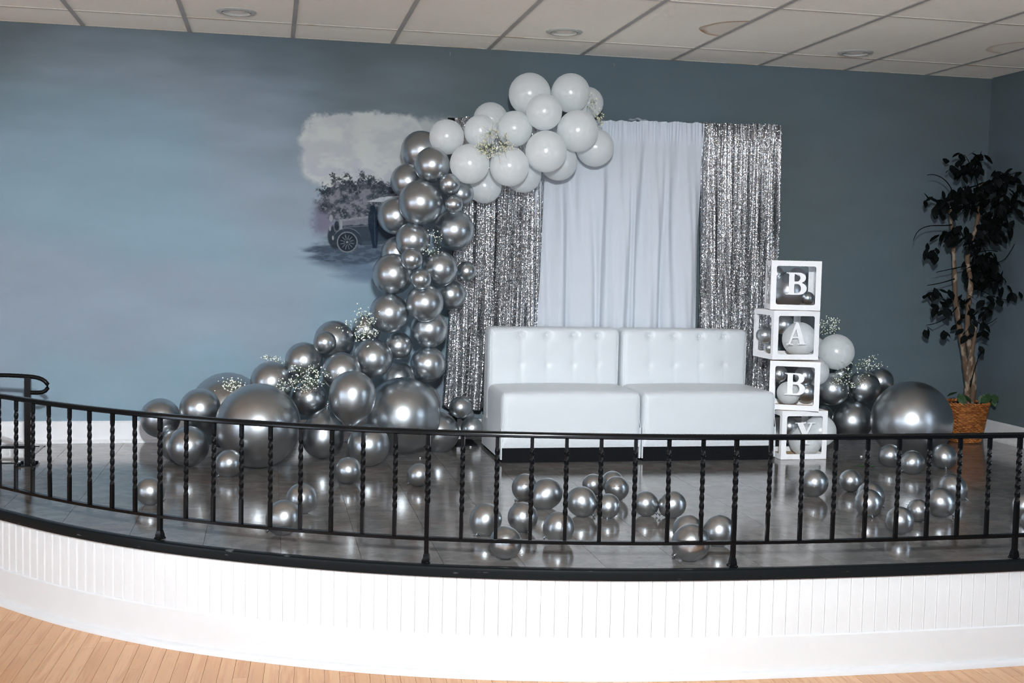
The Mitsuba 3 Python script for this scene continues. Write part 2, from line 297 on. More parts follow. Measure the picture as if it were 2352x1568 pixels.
STAGE = Polygon(np.vstack([EDGE, [(4.9, 0), (-2.295, 0)]])).buffer(0)
WELL = box(-2.6, -.70, -1.325, -.14)                       # stair well in the stage floor
DECK = STAGE.difference(WELL)
inner = Polygon(np.vstack([offset(EDGE, .012), [(4.9, 0), (-2.295, 0)]])).buffer(0).difference(WELL.buffer(.012))
struct('floor_stage', prism(DECK, -.03, -.004), 'mat_vinyl_gap', 'glossy grey-brown vinyl tile floor of the raised stage')
for i in range(-9, 18):
    for j in range(-12, 2):
        x0, y0 = .05 + i * .3048, -.5657 * .3048 + j * .3048
        c = box(x0 + .0007, y0 + .0007, x0 + .3041, y0 + .3041).intersection(inner)
        if c.is_empty or c.area < 1e-4: continue
        m = prism(c, -.004, 0)
        if m is not None: obj('tile', m, 'mat_vinyl', 'floor_stage')

# white front of the stage: tongue-and-groove boards over a tall plain plinth board
front = offset(EDGE, .012)
struct('wall_stage_front', prism(Polygon(np.vstack([offset(EDGE, .022), offset(EDGE, .20)[::-1]])).buffer(0), -STAGE_H, -.03), 'mat_white_paint', 'white curved wooden front of the stage with narrow vertical boards')
n = int(ARC[-1] / .0535); sb = np.linspace(.02, ARC[-1] - .01, n + 1)
for k in range(n):
    a, b = sb[k], sb[k + 1]; w = b - a
    P = along(front, np.array([a, (a + b) / 2, b])); t = (P[2] - P[0]) / np.linalg.norm(P[2] - P[0]); nr = np.array([t[1], -t[0]])     # outwards
    prof = [(.0, -.008), (.0, -.0012), (.0018, 0), (w - .0095, 0), (w - .0083, -.0010), (w - .0070, -.0001), (w - .0045, .0002), (w - .0025, -.0003), (w - .0010, -.0012), (w - .0003, -.008)]
    V = np.array([np.append(P[0] + q[0] * t + q[1] * nr, 0) for q in prof]); lo, hi = V.copy(), V.copy(); lo[:, 2] = -.285; hi[:, 2] = -.03
    kk = len(prof); F = [[i, i + 1, kk + i + 1] for i in range(kk - 1)] + [[i, kk + i + 1, kk + i] for i in range(kk - 1)]
    obj('board', trimesh.Trimesh(np.vstack([lo, hi]), F, process=False), 'mat_white_paint', 'wall_stage_front', 20)
mid = offset(EDGE, .0095)
obj('plinth_board', sweep([(.012, -.43), (-.004, -.43), (-.004, -.272), (-.001, -.267), (.012, -.267)], mid), 'mat_white_paint', 'wall_stage_front', 30)
struct('trim_1', sweep([(.025, -.041), (-.006, -.041), (-.009, -.036), (-.009, -.012), (-.007, -.003), (-.001, .0012), (.012, .0018), (.025, .0012)], EDGE), 'mat_nosing', 'worn black rubber edge strip along the stage front', 35)
q = [(.0, -.43)] + [(-.019 * math.cos(a), -.43 + .026 * math.sin(a)) for a in np.linspace(0, np.pi / 2, 6)]
struct('trim_2', sweep(q, offset(EDGE, .0055)), 'mat_white_paint', 'white quarter-round moulding where the stage front meets the wooden floor', 40)
# stair well
struct('wall_stair_well', cat([bx(-2.6, -1.325, -.145, -.132, -STAGE_H, -.002), bx(-1.33, -1.318, -.70, -.14, -STAGE_H, -.002), bx(-2.6, -1.325, -.708, -.695, -STAGE_H, -.004)]), 'mat_white_paint', 'white side of the stair well beside the black handrail')
struct('trim_3', cat([bx(-2.25, -1.30, -.142, -.118, 0, .004), bx(-1.328, -1.304, -.71, -.118, 0, .004), bx(-2.2, -1.30, -.715, -.694, 0, .004)]), 'mat_black_iron', 'dark metal edging round the stair opening')
st = thing('stage_steps', 'white steps going down inside the stair well at the far left', 'steps')
for k in range(1): obj('tread', bx(-1.62 - .28 * k, -1.335 - .28 * k, -.694, -.146, -.15 - .143 * k - .03, -.15 - .143 * k), 'mat_white_paint', st); obj('riser', bx(-1.632 - .28 * k, -1.62 - .28 * k, -.694, -.146, -STAGE_H, -.15 - .143 * k - .03), 'mat_white_paint', st)

# hall floor: strip boards near the stage one by one, the rest of the hall beyond
hall = box(XL, YH, XR, 0).difference(Polygon(np.vstack([offset(EDGE, .006), [(4.9, 0), (-2.295, 0)]])).buffer(0))
near = box(-1.75, -3.75, 3.35, -1.5).intersection(hall)
struct('floor_hall', cat([prism(hall.difference(box(-1.75, -3.75, 3.35, -1.5)), -STAGE_H - .02, -STAGE_H), prism(near, -STAGE_H - .02, -STAGE_H - .009)]), 'mat_plank_far', 'warm maple strip floor of the hall in front of the stage')
zone = box(-1.30, -3.62, 3.30, -1.55).intersection(hall); rest = near.difference(box(-1.30, -3.62, 3.30, -1.55))
obj('far_planks', prism(rest, -STAGE_H - .009, -STAGE_H), 'mat_plank_far', 'floor_hall')
def hcell(i, z, s): return None
ca, sa = math.cos(PA), math.sin(PA)
def crand(x, y, z):
    h = (np.uint32(int(x) + 1000000) * np.uint32(374761393) + np.uint32(int(y) + 1000000) * np.uint32(668265263) + np.uint32(int(z) + 1000000) * np.uint32(2147483647))
    h = (h ^ (h >> np.uint32(13))) * np.uint32(1274126177); return float((h ^ (h >> np.uint32(16))) & np.uint32(0xFFFFFF)) / 16777215.0
np.seterr(over='ignore')
for i in range(-24, 66):
    o = 7.3 * crand(i, 3, 1)
    for j in range(-8, 8):
        x0, x1, y0, y1 = i * .057 + .0006, (i + 1) * .057 - .0006, (j - o) * .85 + .0006, (j + 1 - o) * .85 - .0006
        if y1 < -4.2 or y0 > -1.2: 
            jj = None
        c = Polygon([(x * ca + y * sa, -x * sa + y * ca) for x, y in ((x0, y0), (x1, y0), (x1, y1), (x0, y1))]).intersection(zone)
        if c.is_empty or c.area < 3e-4: continue
        m = prism(c, -STAGE_H - .009, -STAGE_H)
        if m is not None: obj('plank', m, 'mat_plank', 'floor_hall')

# suspended ceiling
struct('ceiling', bx(XL, XR, YH, 0, CEIL + .02, CEIL + .10), 'mat_ceil_tile', 'suspended ceiling of off-white tiles in a grey metal grid')
gx = [-1.0965 + .6096 * i for i in range(-2, 10)] + [4.9]; gy = [0, -.4605, -1.6692, -2.888]
for a, b in zip(gx, gx[1:]):
    for c, d in zip(gy, gy[1:]):
        m = bx(a + .011, b - .011, d + .011, c - .011, CEIL + .001, CEIL + .013); obj('tile', m, 'mat_ceil_tile', 'ceiling')
for a in gx[:-1]: obj('grid_bar', bx(a - .0125, a + .0125, gy[-1], 0, CEIL - .004, CEIL + .002), 'mat_ceil_bar', 'ceiling')
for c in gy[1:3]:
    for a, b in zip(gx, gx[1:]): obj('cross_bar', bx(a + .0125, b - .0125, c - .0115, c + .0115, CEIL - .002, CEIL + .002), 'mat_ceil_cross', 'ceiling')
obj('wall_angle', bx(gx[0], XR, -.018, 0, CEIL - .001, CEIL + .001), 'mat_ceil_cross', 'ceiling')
obj('far_tiles', cat([bx(XL, XR, YH, gy[-1], CEIL, CEIL + .012), bx(XL, gx[0], gy[-1], 0, CEIL, CEIL + .012)]), 'mat_ceil_tile', 'ceiling')
def downlight(x, y, label, lit=False):
    k = thing('recessed_light', label, 'ceiling light', 'warm ceiling lights over the stage edge' if lit else 'recessed ceiling lights above the stage')
    ring = lathe([(.074, -.001), (.083, -.008), (.100, -.006), (.108, -.001), (.108, .004), (.074, .004)], 40); ring.apply_translation((x, y, CEIL)); obj('trim_ring', ring, 'mat_lamp_trim', k, 40)
    cup = lathe([(.076, -.002), (.070, .004), (.052, .0075), (.03, .009), (.0, .0095)], 40); cup.apply_translation((x, y, CEIL - .007)); obj('reflector', cup, 'mat_lamp_cup', k, 40)
    if lit:
        d = trimesh.creation.cylinder(.035, .004, sections=24); d.apply_translation((x, y, CEIL - .012))
        scene[numbered(k + '__bulb')] = ply(d, 'mat_lamp_cup', emitter={'type': 'area', 'radiance': {'type': 'rgb', 'value': LAMP_WARM}})
downlight(-.194, -.703, 'round recessed ceiling light above the bare left part of the blue wall')
downlight(1.663, -.714, 'round recessed ceiling light above the white balloons')
downlight(3.545, -.628, 'round recessed ceiling light between the two stained ceiling tiles')
for x in (-2.04, -.19, 1.66, 3.51): downlight(x, -2.55, 'warm recessed ceiling light over the front edge of the stage', True)
# hall windows
def window(key, c, u, w, h, label, k=1.0):
    """c: centre on the wall, u: 'x' or 'y' the direction it runs in, facing into the hall"""
    def bar(a0, a1, z0, z1, d):
        return bx(c[0] + a0, c[0] + a1, c[1] - d, c[1] + d, c[2] + z0, c[2] + z1) if u == 'x' else bx(c[0] - d, c[0] + d, c[1] + a0, c[1] + a1, c[2] + z0, c[2] + z1)
    fr = cat([bar(-w / 2 - .06, -w / 2, -h / 2 - .06, h / 2 + .06, .035), bar(w / 2, w / 2 + .06, -h / 2 - .06, h / 2 + .06, .035), bar(-w / 2, w / 2, h / 2, h / 2 + .06, .035), bar(-w / 2, w / 2, -h / 2 - .06, -h / 2, .035), bar(-w / 2, w / 2, -.02, .02, .03)])
    key = struct(key, fr, 'mat_white_paint', label)
    scene[numbered(key + '__pane')] = ply(bar(-w / 2, w / 2, -h / 2, h / 2, .012), 'mat_lamp_cup', emitter={'type': 'area', 'radiance': {'type': 'rgb', 'value': [v * k for v in DAY]}})
for i, x in enumerate((-4.4, -1.9, .6, 3.1)): window(f'window_{i + 1}', (x, YH + .01, .75), 'x', 1.5, 1.5, 'bright daylight window at the far end of the hall')
for i, y in enumerate((-5.0, -8.2, -11.4)): window(f'window_{i + 5}', (XL + .01, y, .85), 'y', 1.5, 1.5, 'bright daylight window in the left wall of the hall', 1.5)
window('window_8', (XR - .01, -4.2, .95), 'y', .75, 1.5, 'narrow daylight window in the right wall just past the stage', 1.5)

# ---------------------------------------------------------------- railing
RC = offset(EDGE, .042)
rs = np.concatenate([[0], np.cumsum(np.linalg.norm(np.diff(RC, axis=0), axis=1))])
def s_at(x): return float(np.interp(x, RC[:, 0], rs))
posts = [s_at(v) for v in (-.432, .596, 1.764, 2.977)]
posts = [posts[0] - 1.165] + posts + [posts[-1] + 1.19]
rail = thing('stage_railing', 'black wrought iron railing with twisted balusters along the curved stage front', 'railing')
path = along(RC, np.linspace(posts[0] - .25, min(posts[-1] + .05, rs[-1] - .02), 200))
wob = .0018 * np.sin(np.linspace(0, 60, 200))
capp = [(-.0165, .498), (-.0165, .508), (-.013, .513), (-.006, .5155), (.006, .5155), (.013, .513), (.0165, .508), (.0165, .498), (.009, .494), (-.009, .494)]
obj('top_rail', sweep(capp, path), 'mat_black_iron', rail, 40)
obj('bottom_rail', sweep([(-.0125, .088), (-.0125, .0995), (-.011, .1005), (.011, .1005), (.0125, .0995), (.0125, .088)], path), 'mat_black_iron', rail, 40)
def twisted(z0, z1, a, t0, t1, turns, ang=0):
    zs = np.concatenate([[z0], np.linspace(t0, t1, 64), [z1]]); th = np.concatenate([[0], np.linspace(0, turns * 2 * np.pi, 64), [turns * 2 * np.pi]]) + ang
    c = np.array([(-1, -1), (1, -1), (1, 1), (-1, 1)]) * a
    P = np.stack([np.stack([c[:, 0] * np.cos(q) - c[:, 1] * np.sin(q), c[:, 0] * np.sin(q) + c[:, 1] * np.cos(q), 0 * c[:, 0] + z], -1) for z, q in zip(zs, th)])
    return grid_mesh(np.concatenate([P, P[:, :1]], 1)[:, ::-1])
balu = ply(twisted(.095, .500, .0068, .195, .455, 2.0), 'mat_black_iron', smooth=50)
def post(s, key=None):
    p = along(RC, s); d = along(RC, s + .01) - along(RC, s - .01); a = math.atan2(d[1], d[0])
    m = cat([bx(-.0085, .0085, -.0085, .0085, .02, .205)]); m.apply_transform(trimesh.transformations.rotation_matrix(a, (0, 0, 1))); m.apply_translation((p[0], p[1], 0))
    tw = twisted(.2, .50, .0080, .225, .455, 1.75, a); tw.apply_translation((p[0], p[1], 0))
    k = obj('post', cat([m, tw]), 'mat_black_iron', rail, 50)
    sh = lathe([(.024, 0), (.024, .004), (.019, .006), (.019, .014), (.015, .030), (.013, .034), (.008, .034)], 4); sh.apply_transform(trimesh.transformations.rotation_matrix(a + np.pi / 4, (0, 0, 1))); sh.apply_translation((p[0], p[1], .0015))
    bo = [trimesh.creation.icosphere(1, .006).apply_transform(trimesh.transformations.translation_matrix((p[0] + .018 * math.cos(a + q), p[1] + .018 * math.sin(a + q), .004))) for q in (-1.2, 1.2, 2.6)]
    obj('shoe', cat([sh] + bo), 'mat_black_iron', k, 40)
for i, s in enumerate(posts):
    if s < rs[-1] - .05: post(s)
    if i + 1 < len(posts):
        for k in range(1, 9):
            q = s + (posts[i + 1] - s) * k / 9
            if q > rs[-1] - .06: break
            p = along(RC, q); d = along(RC, q + .01) - along(RC, q - .01)
            put(rail + '__baluster', place(balu, T().translate([float(p[0]), float(p[1]), 0]).rotate([0, 0, 1], math.degrees(math.atan2(d[1], d[0])) + float(rng.normal(0, 3))).rotate([1, 0, 0], float(rng.normal(0, .5)))))
# short handrail at the stair well
hr = thing('stair_handrail', 'short black iron handrail with curled end beside the stair well', 'railing')
yy = -.776
obj('post', bx(-1.290, -1.258, yy - .016, yy + .016, 0, .478), 'mat_black_iron', hr)
obj('foot_plate', cat([bx(-1.325, -1.225, yy - .05, yy + .05, 0, .006)] + [trimesh.creation.cylinder(.008, .012, sections=8).apply_transform(trimesh.transformations.translation_matrix((-1.275 + a, yy + b, .011))) for a in (-.038, .038) for b in (-.036, .036)]), 'mat_black_iron', hr)
cv = np.array([(-2.2, yy, .490), (-1.9, yy, .490), (-1.6, yy, .489), (-1.4, yy, .4885), (-1.27, yy, .482), (-1.22, yy, .474), (-1.185, yy, .455), (-1.172, yy, .432), (-1.180, yy, .408), (-1.205, yy, .396), (-1.235, yy, .394), (-1.262, yy, .395)])
obj('curled_rail', tube(curve_pts(cv, 60), .0115, 10), 'mat_black_iron', hr, 40)
obj('bottom_rail', bx(-2.2, -1.288, yy - .008, yy + .008, .092, .106), 'mat_black_iron', hr)
hb = ply(twisted(.098, .482, .0075, .16, .44, 2.25), 'mat_black_iron', smooth=50)
for x in (-1.425, -1.575, -1.725, -1.875, -2.025, -2.175): put(hr + '__baluster', place(hb, T().translate([x, yy, 0])))

# ---------------------------------------------------------------- backdrop: stand, sheer curtain, sequin panels
def rod_y(x): return -.150 - .045 * (x - 1.1)
def rod_z(x): return 2.018 + .017 * (x - 1.1)
stand = thing('backdrop_stand', 'black metal backdrop stand carrying the curtains', 'stand')
obj('crossbar', tube([(1.075, rod_y(1.075), rod_z(1.075)), (3.222, rod_y(3.222), rod_z(3.222))], .011, 14), 'mat_black_iron', stand, 40)
obj('end_cap', tube([(1.072, rod_y(1.07), rod_z(1.07)), (1.112, rod_y(1.1), rod_z(1.1))], .0195, 14), 'mat_black_iron', stand, 40)
for x in (1.16, 3.2):
    u = obj('upright', tube([(x, rod_y(x) + .055, .01), (x, rod_y(x) + .055, rod_z(x) - .01)], .015, 12), 'mat_black_iron', stand, 40)
    obj('base_plate', bx(x - .19, x + .12, rod_y(x) - .12, rod_y(x) + .12, .0, .008), 'mat_black_matt', u)
def curtain(xa, xb, hem, amp, folds, seed, flare=0.0, nu=220, nv=90, tilt=None, y_off=0.0, ztop=.02, cusp=False):
    """a hanging sheet: gathered at the rod, folds that wander on the way down; returns the lattice of points and of u, v"""
    r = np.random.default_rng(seed); u = np.linspace(0, 1, nu)[:, None]; v = np.linspace(0, 1, nv)[None, :]
    g = 0
    for k, (f, a) in enumerate(folds):
        ph = r.uniform(0, 6.28); dr_ = r.uniform(-1.2, 1.2); q = 2 * np.pi * f * (u + .03 * np.sin(3 * v + ph) + .018 * np.sin(9 * u + 2 * v)) + ph + dr_ * v * 1.6; g = g + a * (1 - 2 * np.abs(np.cos(q / 2)) ** .6 if cusp and k else np.sin(q))
    wgt = .10 + .90 * np.clip(v * 3.0, 0, 1); fine = .006 * np.sin(2 * np.pi * 46 * u + 9 * meshkit.noise(np.stack(np.broadcast_arrays(u * 30, v * 2, 0 * u), -1), seed)) * np.clip(1 - v * 14, 0, 1)
    t = tilt(v) if tilt else 0 * v
    x = xa + (xb - xa) * u + flare * (u - .5) * v ** 2 + t + .012 * np.cos(2 * np.pi * folds[0][0] * u * 1.0 + 1) * np.clip(v * 3, 0, 1)
    y = rod_y(x) - .022 + y_off + amp * g * wgt + fine - .006 * np.sin(np.clip(v * 26, 0, np.pi)) 
    top = rod_z(x) + ztop + .010 * (meshkit.noise(np.stack(np.broadcast_arrays(u * 55, 0 * v, 0 * u + seed), -1), seed) - .3)
    z = top + (hem + .015 * np.sin(2 * np.pi * folds[0][0] * u + 1) - top) * v
    return np.stack([x + 0 * z, y + 0 * z, z], -1)
# sheer
P = curtain(1.62, 2.715, .03, 1.0, [(5.3, .016), (9.1, .012), (13.7, .007), (21.3, .003)], 5, flare=.02, nu=520, nv=130, y_off=.002)
sc = thing('sheer_curtain', 'long white sheer curtain hanging between the two sequin panels', 'curtain')
g = grid_mesh(P); obj('cloth', g, 'mat_sheer', sc, True)
# doubled heading of the sheer, with its stitched lower edge
h = P[:, :10].copy(); h[:, :, 1] -= .004; obj('heading', grid_mesh(h), 'mat_sheer', sc, True)
e = P[:, 0].copy(); R_ = [e + np.array([0, .022 * math.sin(a) + .020, -.006 + .016 * math.cos(a) - .012]) for a in np.linspace(-1.6, 1.6, 7)]
obj('rod_pocket', grid_mesh(np.stack(R_, 1)), 'mat_sheer', sc, True)
a_ = np.linspace(0, np.pi, 26); bb = [np.stack([2.293 + .085 * np.cos(a_), 0 * a_ + rod_y(2.29) + .028 + .012 * k, rod_z(2.29) + .002 + (.045 - .004 * k) * np.sin(a_) ** .8 + .004 * np.sin(9 * a_)], -1) for k in range(3)]
obj('bunched_fold', grid_mesh(np.stack(bb, 1)), 'mat_sheer', sc, True)
def sequins(P, pitch, seed, size=.0031):
    """overlapping little discs sewn in rows over the sheet; tilted at random"""
    r = np.random.default_rng(seed); n, m = P.shape[:2]
    L = np.linalg.norm(np.diff(P[:, m // 2], axis=0), axis=1).sum(); H = np.linalg.norm(np.diff(P[n // 2], axis=0), axis=1).sum()
    a, b = int(L / pitch), int(H / pitch)
    arc = np.concatenate([[0], np.cumsum(np.linalg.norm(np.diff(P[:, m // 2], axis=0), axis=1))]) / L
    uu = (np.arange(a)[:, None] + .5 + r.uniform(-.3, .3, (a, b)) + .5 * (np.arange(b)[None] % 2)) / a; vv = (np.arange(b)[None] + .5 + r.uniform(-.3, .3, (a, b))) / b
    fi = np.interp(np.clip(uu, 0, 1).ravel(), arc, np.arange(n)); fj = np.clip(vv, 0, 1).ravel() * (m - 1)
    i = np.clip(fi.astype(int), 0, n - 2); j = np.clip(fj.astype(int), 0, m - 2); p, q = (fi - i)[:, None], (fj - j)[:, None]
    A, B, C_, D = P[i, j], P[i + 1, j], P[i, j + 1], P[i + 1, j + 1]
    c = A * (1 - p) * (1 - q) + B * p * (1 - q) + C_ * (1 - p) * q + D * p * q
    eu = B - A; eu /= np.linalg.norm(eu, axis=1, keepdims=True) + 1e-12; ev = C_ - A; ev /= np.linalg.norm(ev, axis=1, keepdims=True) + 1e-12
    nn = np.cross(eu, ev); nn /= np.linalg.norm(nn, axis=1, keepdims=True) + 1e-12; nn *= -np.sign(nn[:, 1:2] + 1e-9)
    nn = nn + r.normal(0, .17, nn.shape); nn /= np.linalg.norm(nn, axis=1, keepdims=True)
    eu = eu - nn * (eu * nn).sum(1, keepdims=True); eu /= np.linalg.norm(eu, axis=1, keepdims=True); ev = np.cross(nn, eu)
    c = c + nn * .0015; k = np.array([(1, .25), (.3, 1), (-.8, .7), (-.8, -.7), (.3, -1)]) * size
    V = c[:, None] + k[None, :, :1] * eu[:, None] + k[None, :, 1:] * ev[:, None]
    f = np.arange(len(c))[:, None] * 5; F = np.concatenate([f + np.array([0, 1, 2]), f + np.array([0, 2, 3]), f + np.array([0, 3, 4])])
    return trimesh.Trimesh(V.reshape(-1, 3), F, process=False)
def sequin_panel(label, **k):
    t = thing('sequin_curtain', label, 'curtain', 'silver sequin curtain panels')
    P = curtain(**k); b = P.copy(); b[:, :, 1] += .0025; obj('backing', grid_mesh(b), 'mat_silver_cloth', t, True)
    s = obj('sequins', sequins(P, .0049, k['seed']), 'mat_sequin', t); tag(s, None, None, None, 'stuff')
    return t
sequin_panel('silver sequin curtain panel on the left, behind the silver balloon column', xa=1.11, xb=1.685, hem=.23, amp=1.0, folds=[(4.2, .016), (9.6, .018), (15.3, .012), (24, .005)], seed=11, flare=.0, cusp=True, nu=420, nv=110,
             tilt=lambda v: -.05 * v ** 3)
sequin_panel('silver sequin curtain panel on the right, behind the letter boxes', xa=2.70, xb=3.235, hem=.20, amp=1.0, folds=[(5.1, .015), (10.7, .017), (16.1, .012), (25, .005)], seed=23, flare=-.06, cusp=True, nu=420, nv=110)

# ---------------------------------------------------------------- sofa: two armless modules
def sofa(x0, x1, label):
    t = thing('sofa_section', label, 'sofa', 'white leather armless sofa sections'); w = x1 - x0; cx = (x0 + x1) / 2
    # seat block
    m = rounded((w - .002, .478, .322), .038, (30, 18, 12)); v = np.array(m.vertices)
    topw = np.clip((v[:, 2] - .05) / .11, 0, 1); ux = v[:, 0] / (w / 2); uy = v[:, 1] / .24
    low = np.clip((-v[:, 2] - .10) / .061, 0, 1)                       # the lower edge is straight, not rounded
    v[:, 0] += low * np.sign(v[:, 0]) * np.where(np.abs(v[:, 0]) > w / 2 - .04, (w / 2 - .001 - np.abs(v[:, 0])), 0) * .85; v[:, 1] += low * np.where(v[:, 1] < -.20, -.239 - v[:, 1], 0) * .85
    v[:, 2] += topw * (.016 * np.clip(1 - ux ** 2, 0, 1) ** .6 * np.clip(1 - uy ** 2, 0, 1) ** .5)
    fr = np.clip((-v[:, 1] - .15) / .08, 0, 1); v[:, 1] -= fr * .008 * np.clip(1 - ux ** 4, 0, 1) * np.clip(1 - (v[:, 2] / .165) ** 4, 0, 1)
    v[:, 2] += .003 * (meshkit.fbm(v * 6 + 3 + x0, 3) - .5) * topw
    m.vertices = v; m.apply_translation((cx, -.672, .247)); s = obj('seat', m, 'mat_vinyl_white', t, 60)
    # tufted back
    m = rounded((w - .004, .168, .735), .036, (64, 6, 52)); v = np.array(m.vertices); front = np.clip((-v[:, 1] - .045) / .03, 0, 1)
    cols = [-.215, -.05, .118, .275] if x0 < 2 else [-.24, -.075, .095, .255]; cols = np.array(cols) * w / .84
    rows = np.array([.322, .145]); dep = np.zeros(len(v))
    for c in cols:
        for r_ in rows:
            d = np.hypot((v[:, 0] - c), (v[:, 2] - r_)); k_ = 1.0 if r_ > .2 else .45; dep += k_ * (.016 * np.exp(-(d / .018) ** 2) + .007 * np.exp(-(d / .045) ** 2))
        dep += .0035 * np.exp(-((v[:, 0] - c) / .006) ** 2) * np.clip((.345 - v[:, 2]) / .03, 0, 1)
    dep += .004 * np.exp(-((v[:, 2] - .325) / .012) ** 2) * np.clip(1 - (v[:, 0] / (w / 2 - .06)) ** 8, 0, 1) * .6
    v[:, 1] += front * (dep - .012 * np.clip(1 - (v[:, 0] / (w / 2)) ** 4, 0, 1) * np.clip(1 - (v[:, 2] / .37) ** 4, 0, 1) + .002 * (meshkit.fbm(v * 9 + x0, 3, 2) - .5))
    m.vertices = v; m.apply_translation((cx, -.364, .3885)); b = obj('backrest', m, 'mat_vinyl_white', t, 50)
    for c in cols:
        for r_ in rows:
            bt = trimesh.creation.icosphere(2, .0085); bt.apply_scale((1, .5, 1)); bt.apply_translation((cx + c, -.4355 + .005, .3885 + r_)); obj('button', bt, 'mat_vinyl_white', b, True)
    # skirts that close the sides down to the floor, and piped edges
    for xs, sg in ((x0 + .004, -1), (x1 - .004, 1)):
        sd = obj('side_skirt', bx(xs - .0035, xs + .0035, -.908, -.285, .020, .20), 'mat_vinyl_white', t)
        y = lambda q: -.9095 + .030 * (1 - math.cos(q)); z = lambda q: .373 + .036 * math.sin(q)
        obj('piping', tube([(xs + sg * .0005, -.9095, .022), (xs + sg * .0005, -.9095, .20), (xs - sg * .010, -.9115, .26), (xs - sg * .012, -.912, .36), (xs - sg * .014, -.905, .385), (xs - sg * .014, -.885, .404)], .0016, 6), 'mat_piping', sd, 40)
        obj('piping', tube([(xs - sg * .011, -.4415, .41), (xs - sg * .011, -.4415, .55), (xs - sg * .011, -.441, .705), (xs - sg * .014, -.434, .728)], .0016, 6), 'mat_piping', b, 40)
    obj('plinth', bx(x0 + .012, x1 - .012, -.893, -.30, 0, .086), 'mat_black_matt', t)
    return t
sofa(1.302, 2.138, 'left half of the white leather sofa with buttoned back')
sofa(2.147, 2.985, 'right half of the white leather sofa, next to the letter boxes')

# ---------------------------------------------------------------- balloons
def balloon_mesh(L, seg=40, rows=30):
    """a blown balloon of radius 1: crown at z = -1, neck at z = +L"""
    a = np.concatenate([-np.cos(np.linspace(0, np.pi / 2, rows // 2)), L * np.sin(np.linspace(0, np.pi / 2, rows // 2 + 2))[1:]])
    s = np.where(a > 0, a / L, -a); r = np.where(a > 0, np.maximum(1 - s * s, 0) ** (.5 + (.42 if L > 1.2 else .10) * s * s), np.sqrt(np.maximum(1 - s * s, 0)))
    r = np.where(a > 0, np.maximum(r, .045), r); return lathe(np.stack([r, a], 1), seg)
def knot_mesh(L):
    pts = [(.045, L - .03), (.050, L), (.085, L + .025), (.092, L + .05), (.07, L + .075), (.045, L + .085), (.055, L + .10), (.10, L + .135), (.125, L + .17), (.118, L + .175), (.05, L + .12), (.0, L + .115)]
    m = lathe(pts, 14); v = np.array(m.vertices); v[:, :2] *= (1 + .18 * np.sin(5 * np.arctan2(v[:, 1], v[:, 0]))[:, None] * np.clip((v[:, 2] - L - .08) / .08, 0, 1)[:, None]); m.vertices = v; return m
SHAPES = {}
for nm, L in (('round', 1.04), ('pear', 1.13), ('tear', 1.45)):
    for ms in ('white_balloon', 'silver_balloon'):
        SHAPES[nm, ms] = (ply(balloon_mesh(L), 'mat_' + ms, smooth=True), ply(knot_mesh(L), 'mat_' + ms, smooth=60))
RIGHT = np.array([.97968, -.20090, 0.]); RIGHT /= np.linalg.norm(RIGHT); TOCAM = np.array([-.2009, -.97968, 0.])
def balloon(silver, pos, r, label, group, neck=(0, 0, -1), shape='round', knot=False, squash=1.0, name='balloon'):
    """neck: which way the knot points, as (right, up, towards the hall)"""
    d = neck[0] * RIGHT + neck[1] * np.array([0, 0, 1.]) + neck[2] * TOCAM; d = d / np.linalg.norm(d)
    t = thing(name, label, 'balloon', group)
    z = np.array([0, 0, 1.]); ax = np.cross(z, d); c = float(z @ d); an = math.degrees(math.acos(max(-1, min(1, c)))); ax = ax / np.linalg.norm(ax) if np.linalg.norm(ax) > 1e-6 else np.array([1., 0, 0])
    m = T().translate([float(v) for v in pos]).rotate([float(v) for v in ax], an).scale(float(r))
    b, k = SHAPES[shape, 'silver_balloon' if silver else 'white_balloon']
    scene[numbered(t + '__skin')] = place(b, m)
    if knot:
        mk = T().translate([float(v) for v in pos]).rotate([float(v) for v in ax], an).scale(float(r)); scene[numbered(t + '__knot')] = place(k, mk)
    return t
GW, GS, GF, GR = 'white balloons at the top of the arch', 'silver balloons of the arch', 'loose silver balloons on the stage floor', 'balloons heaped between the letter boxes and the plant'
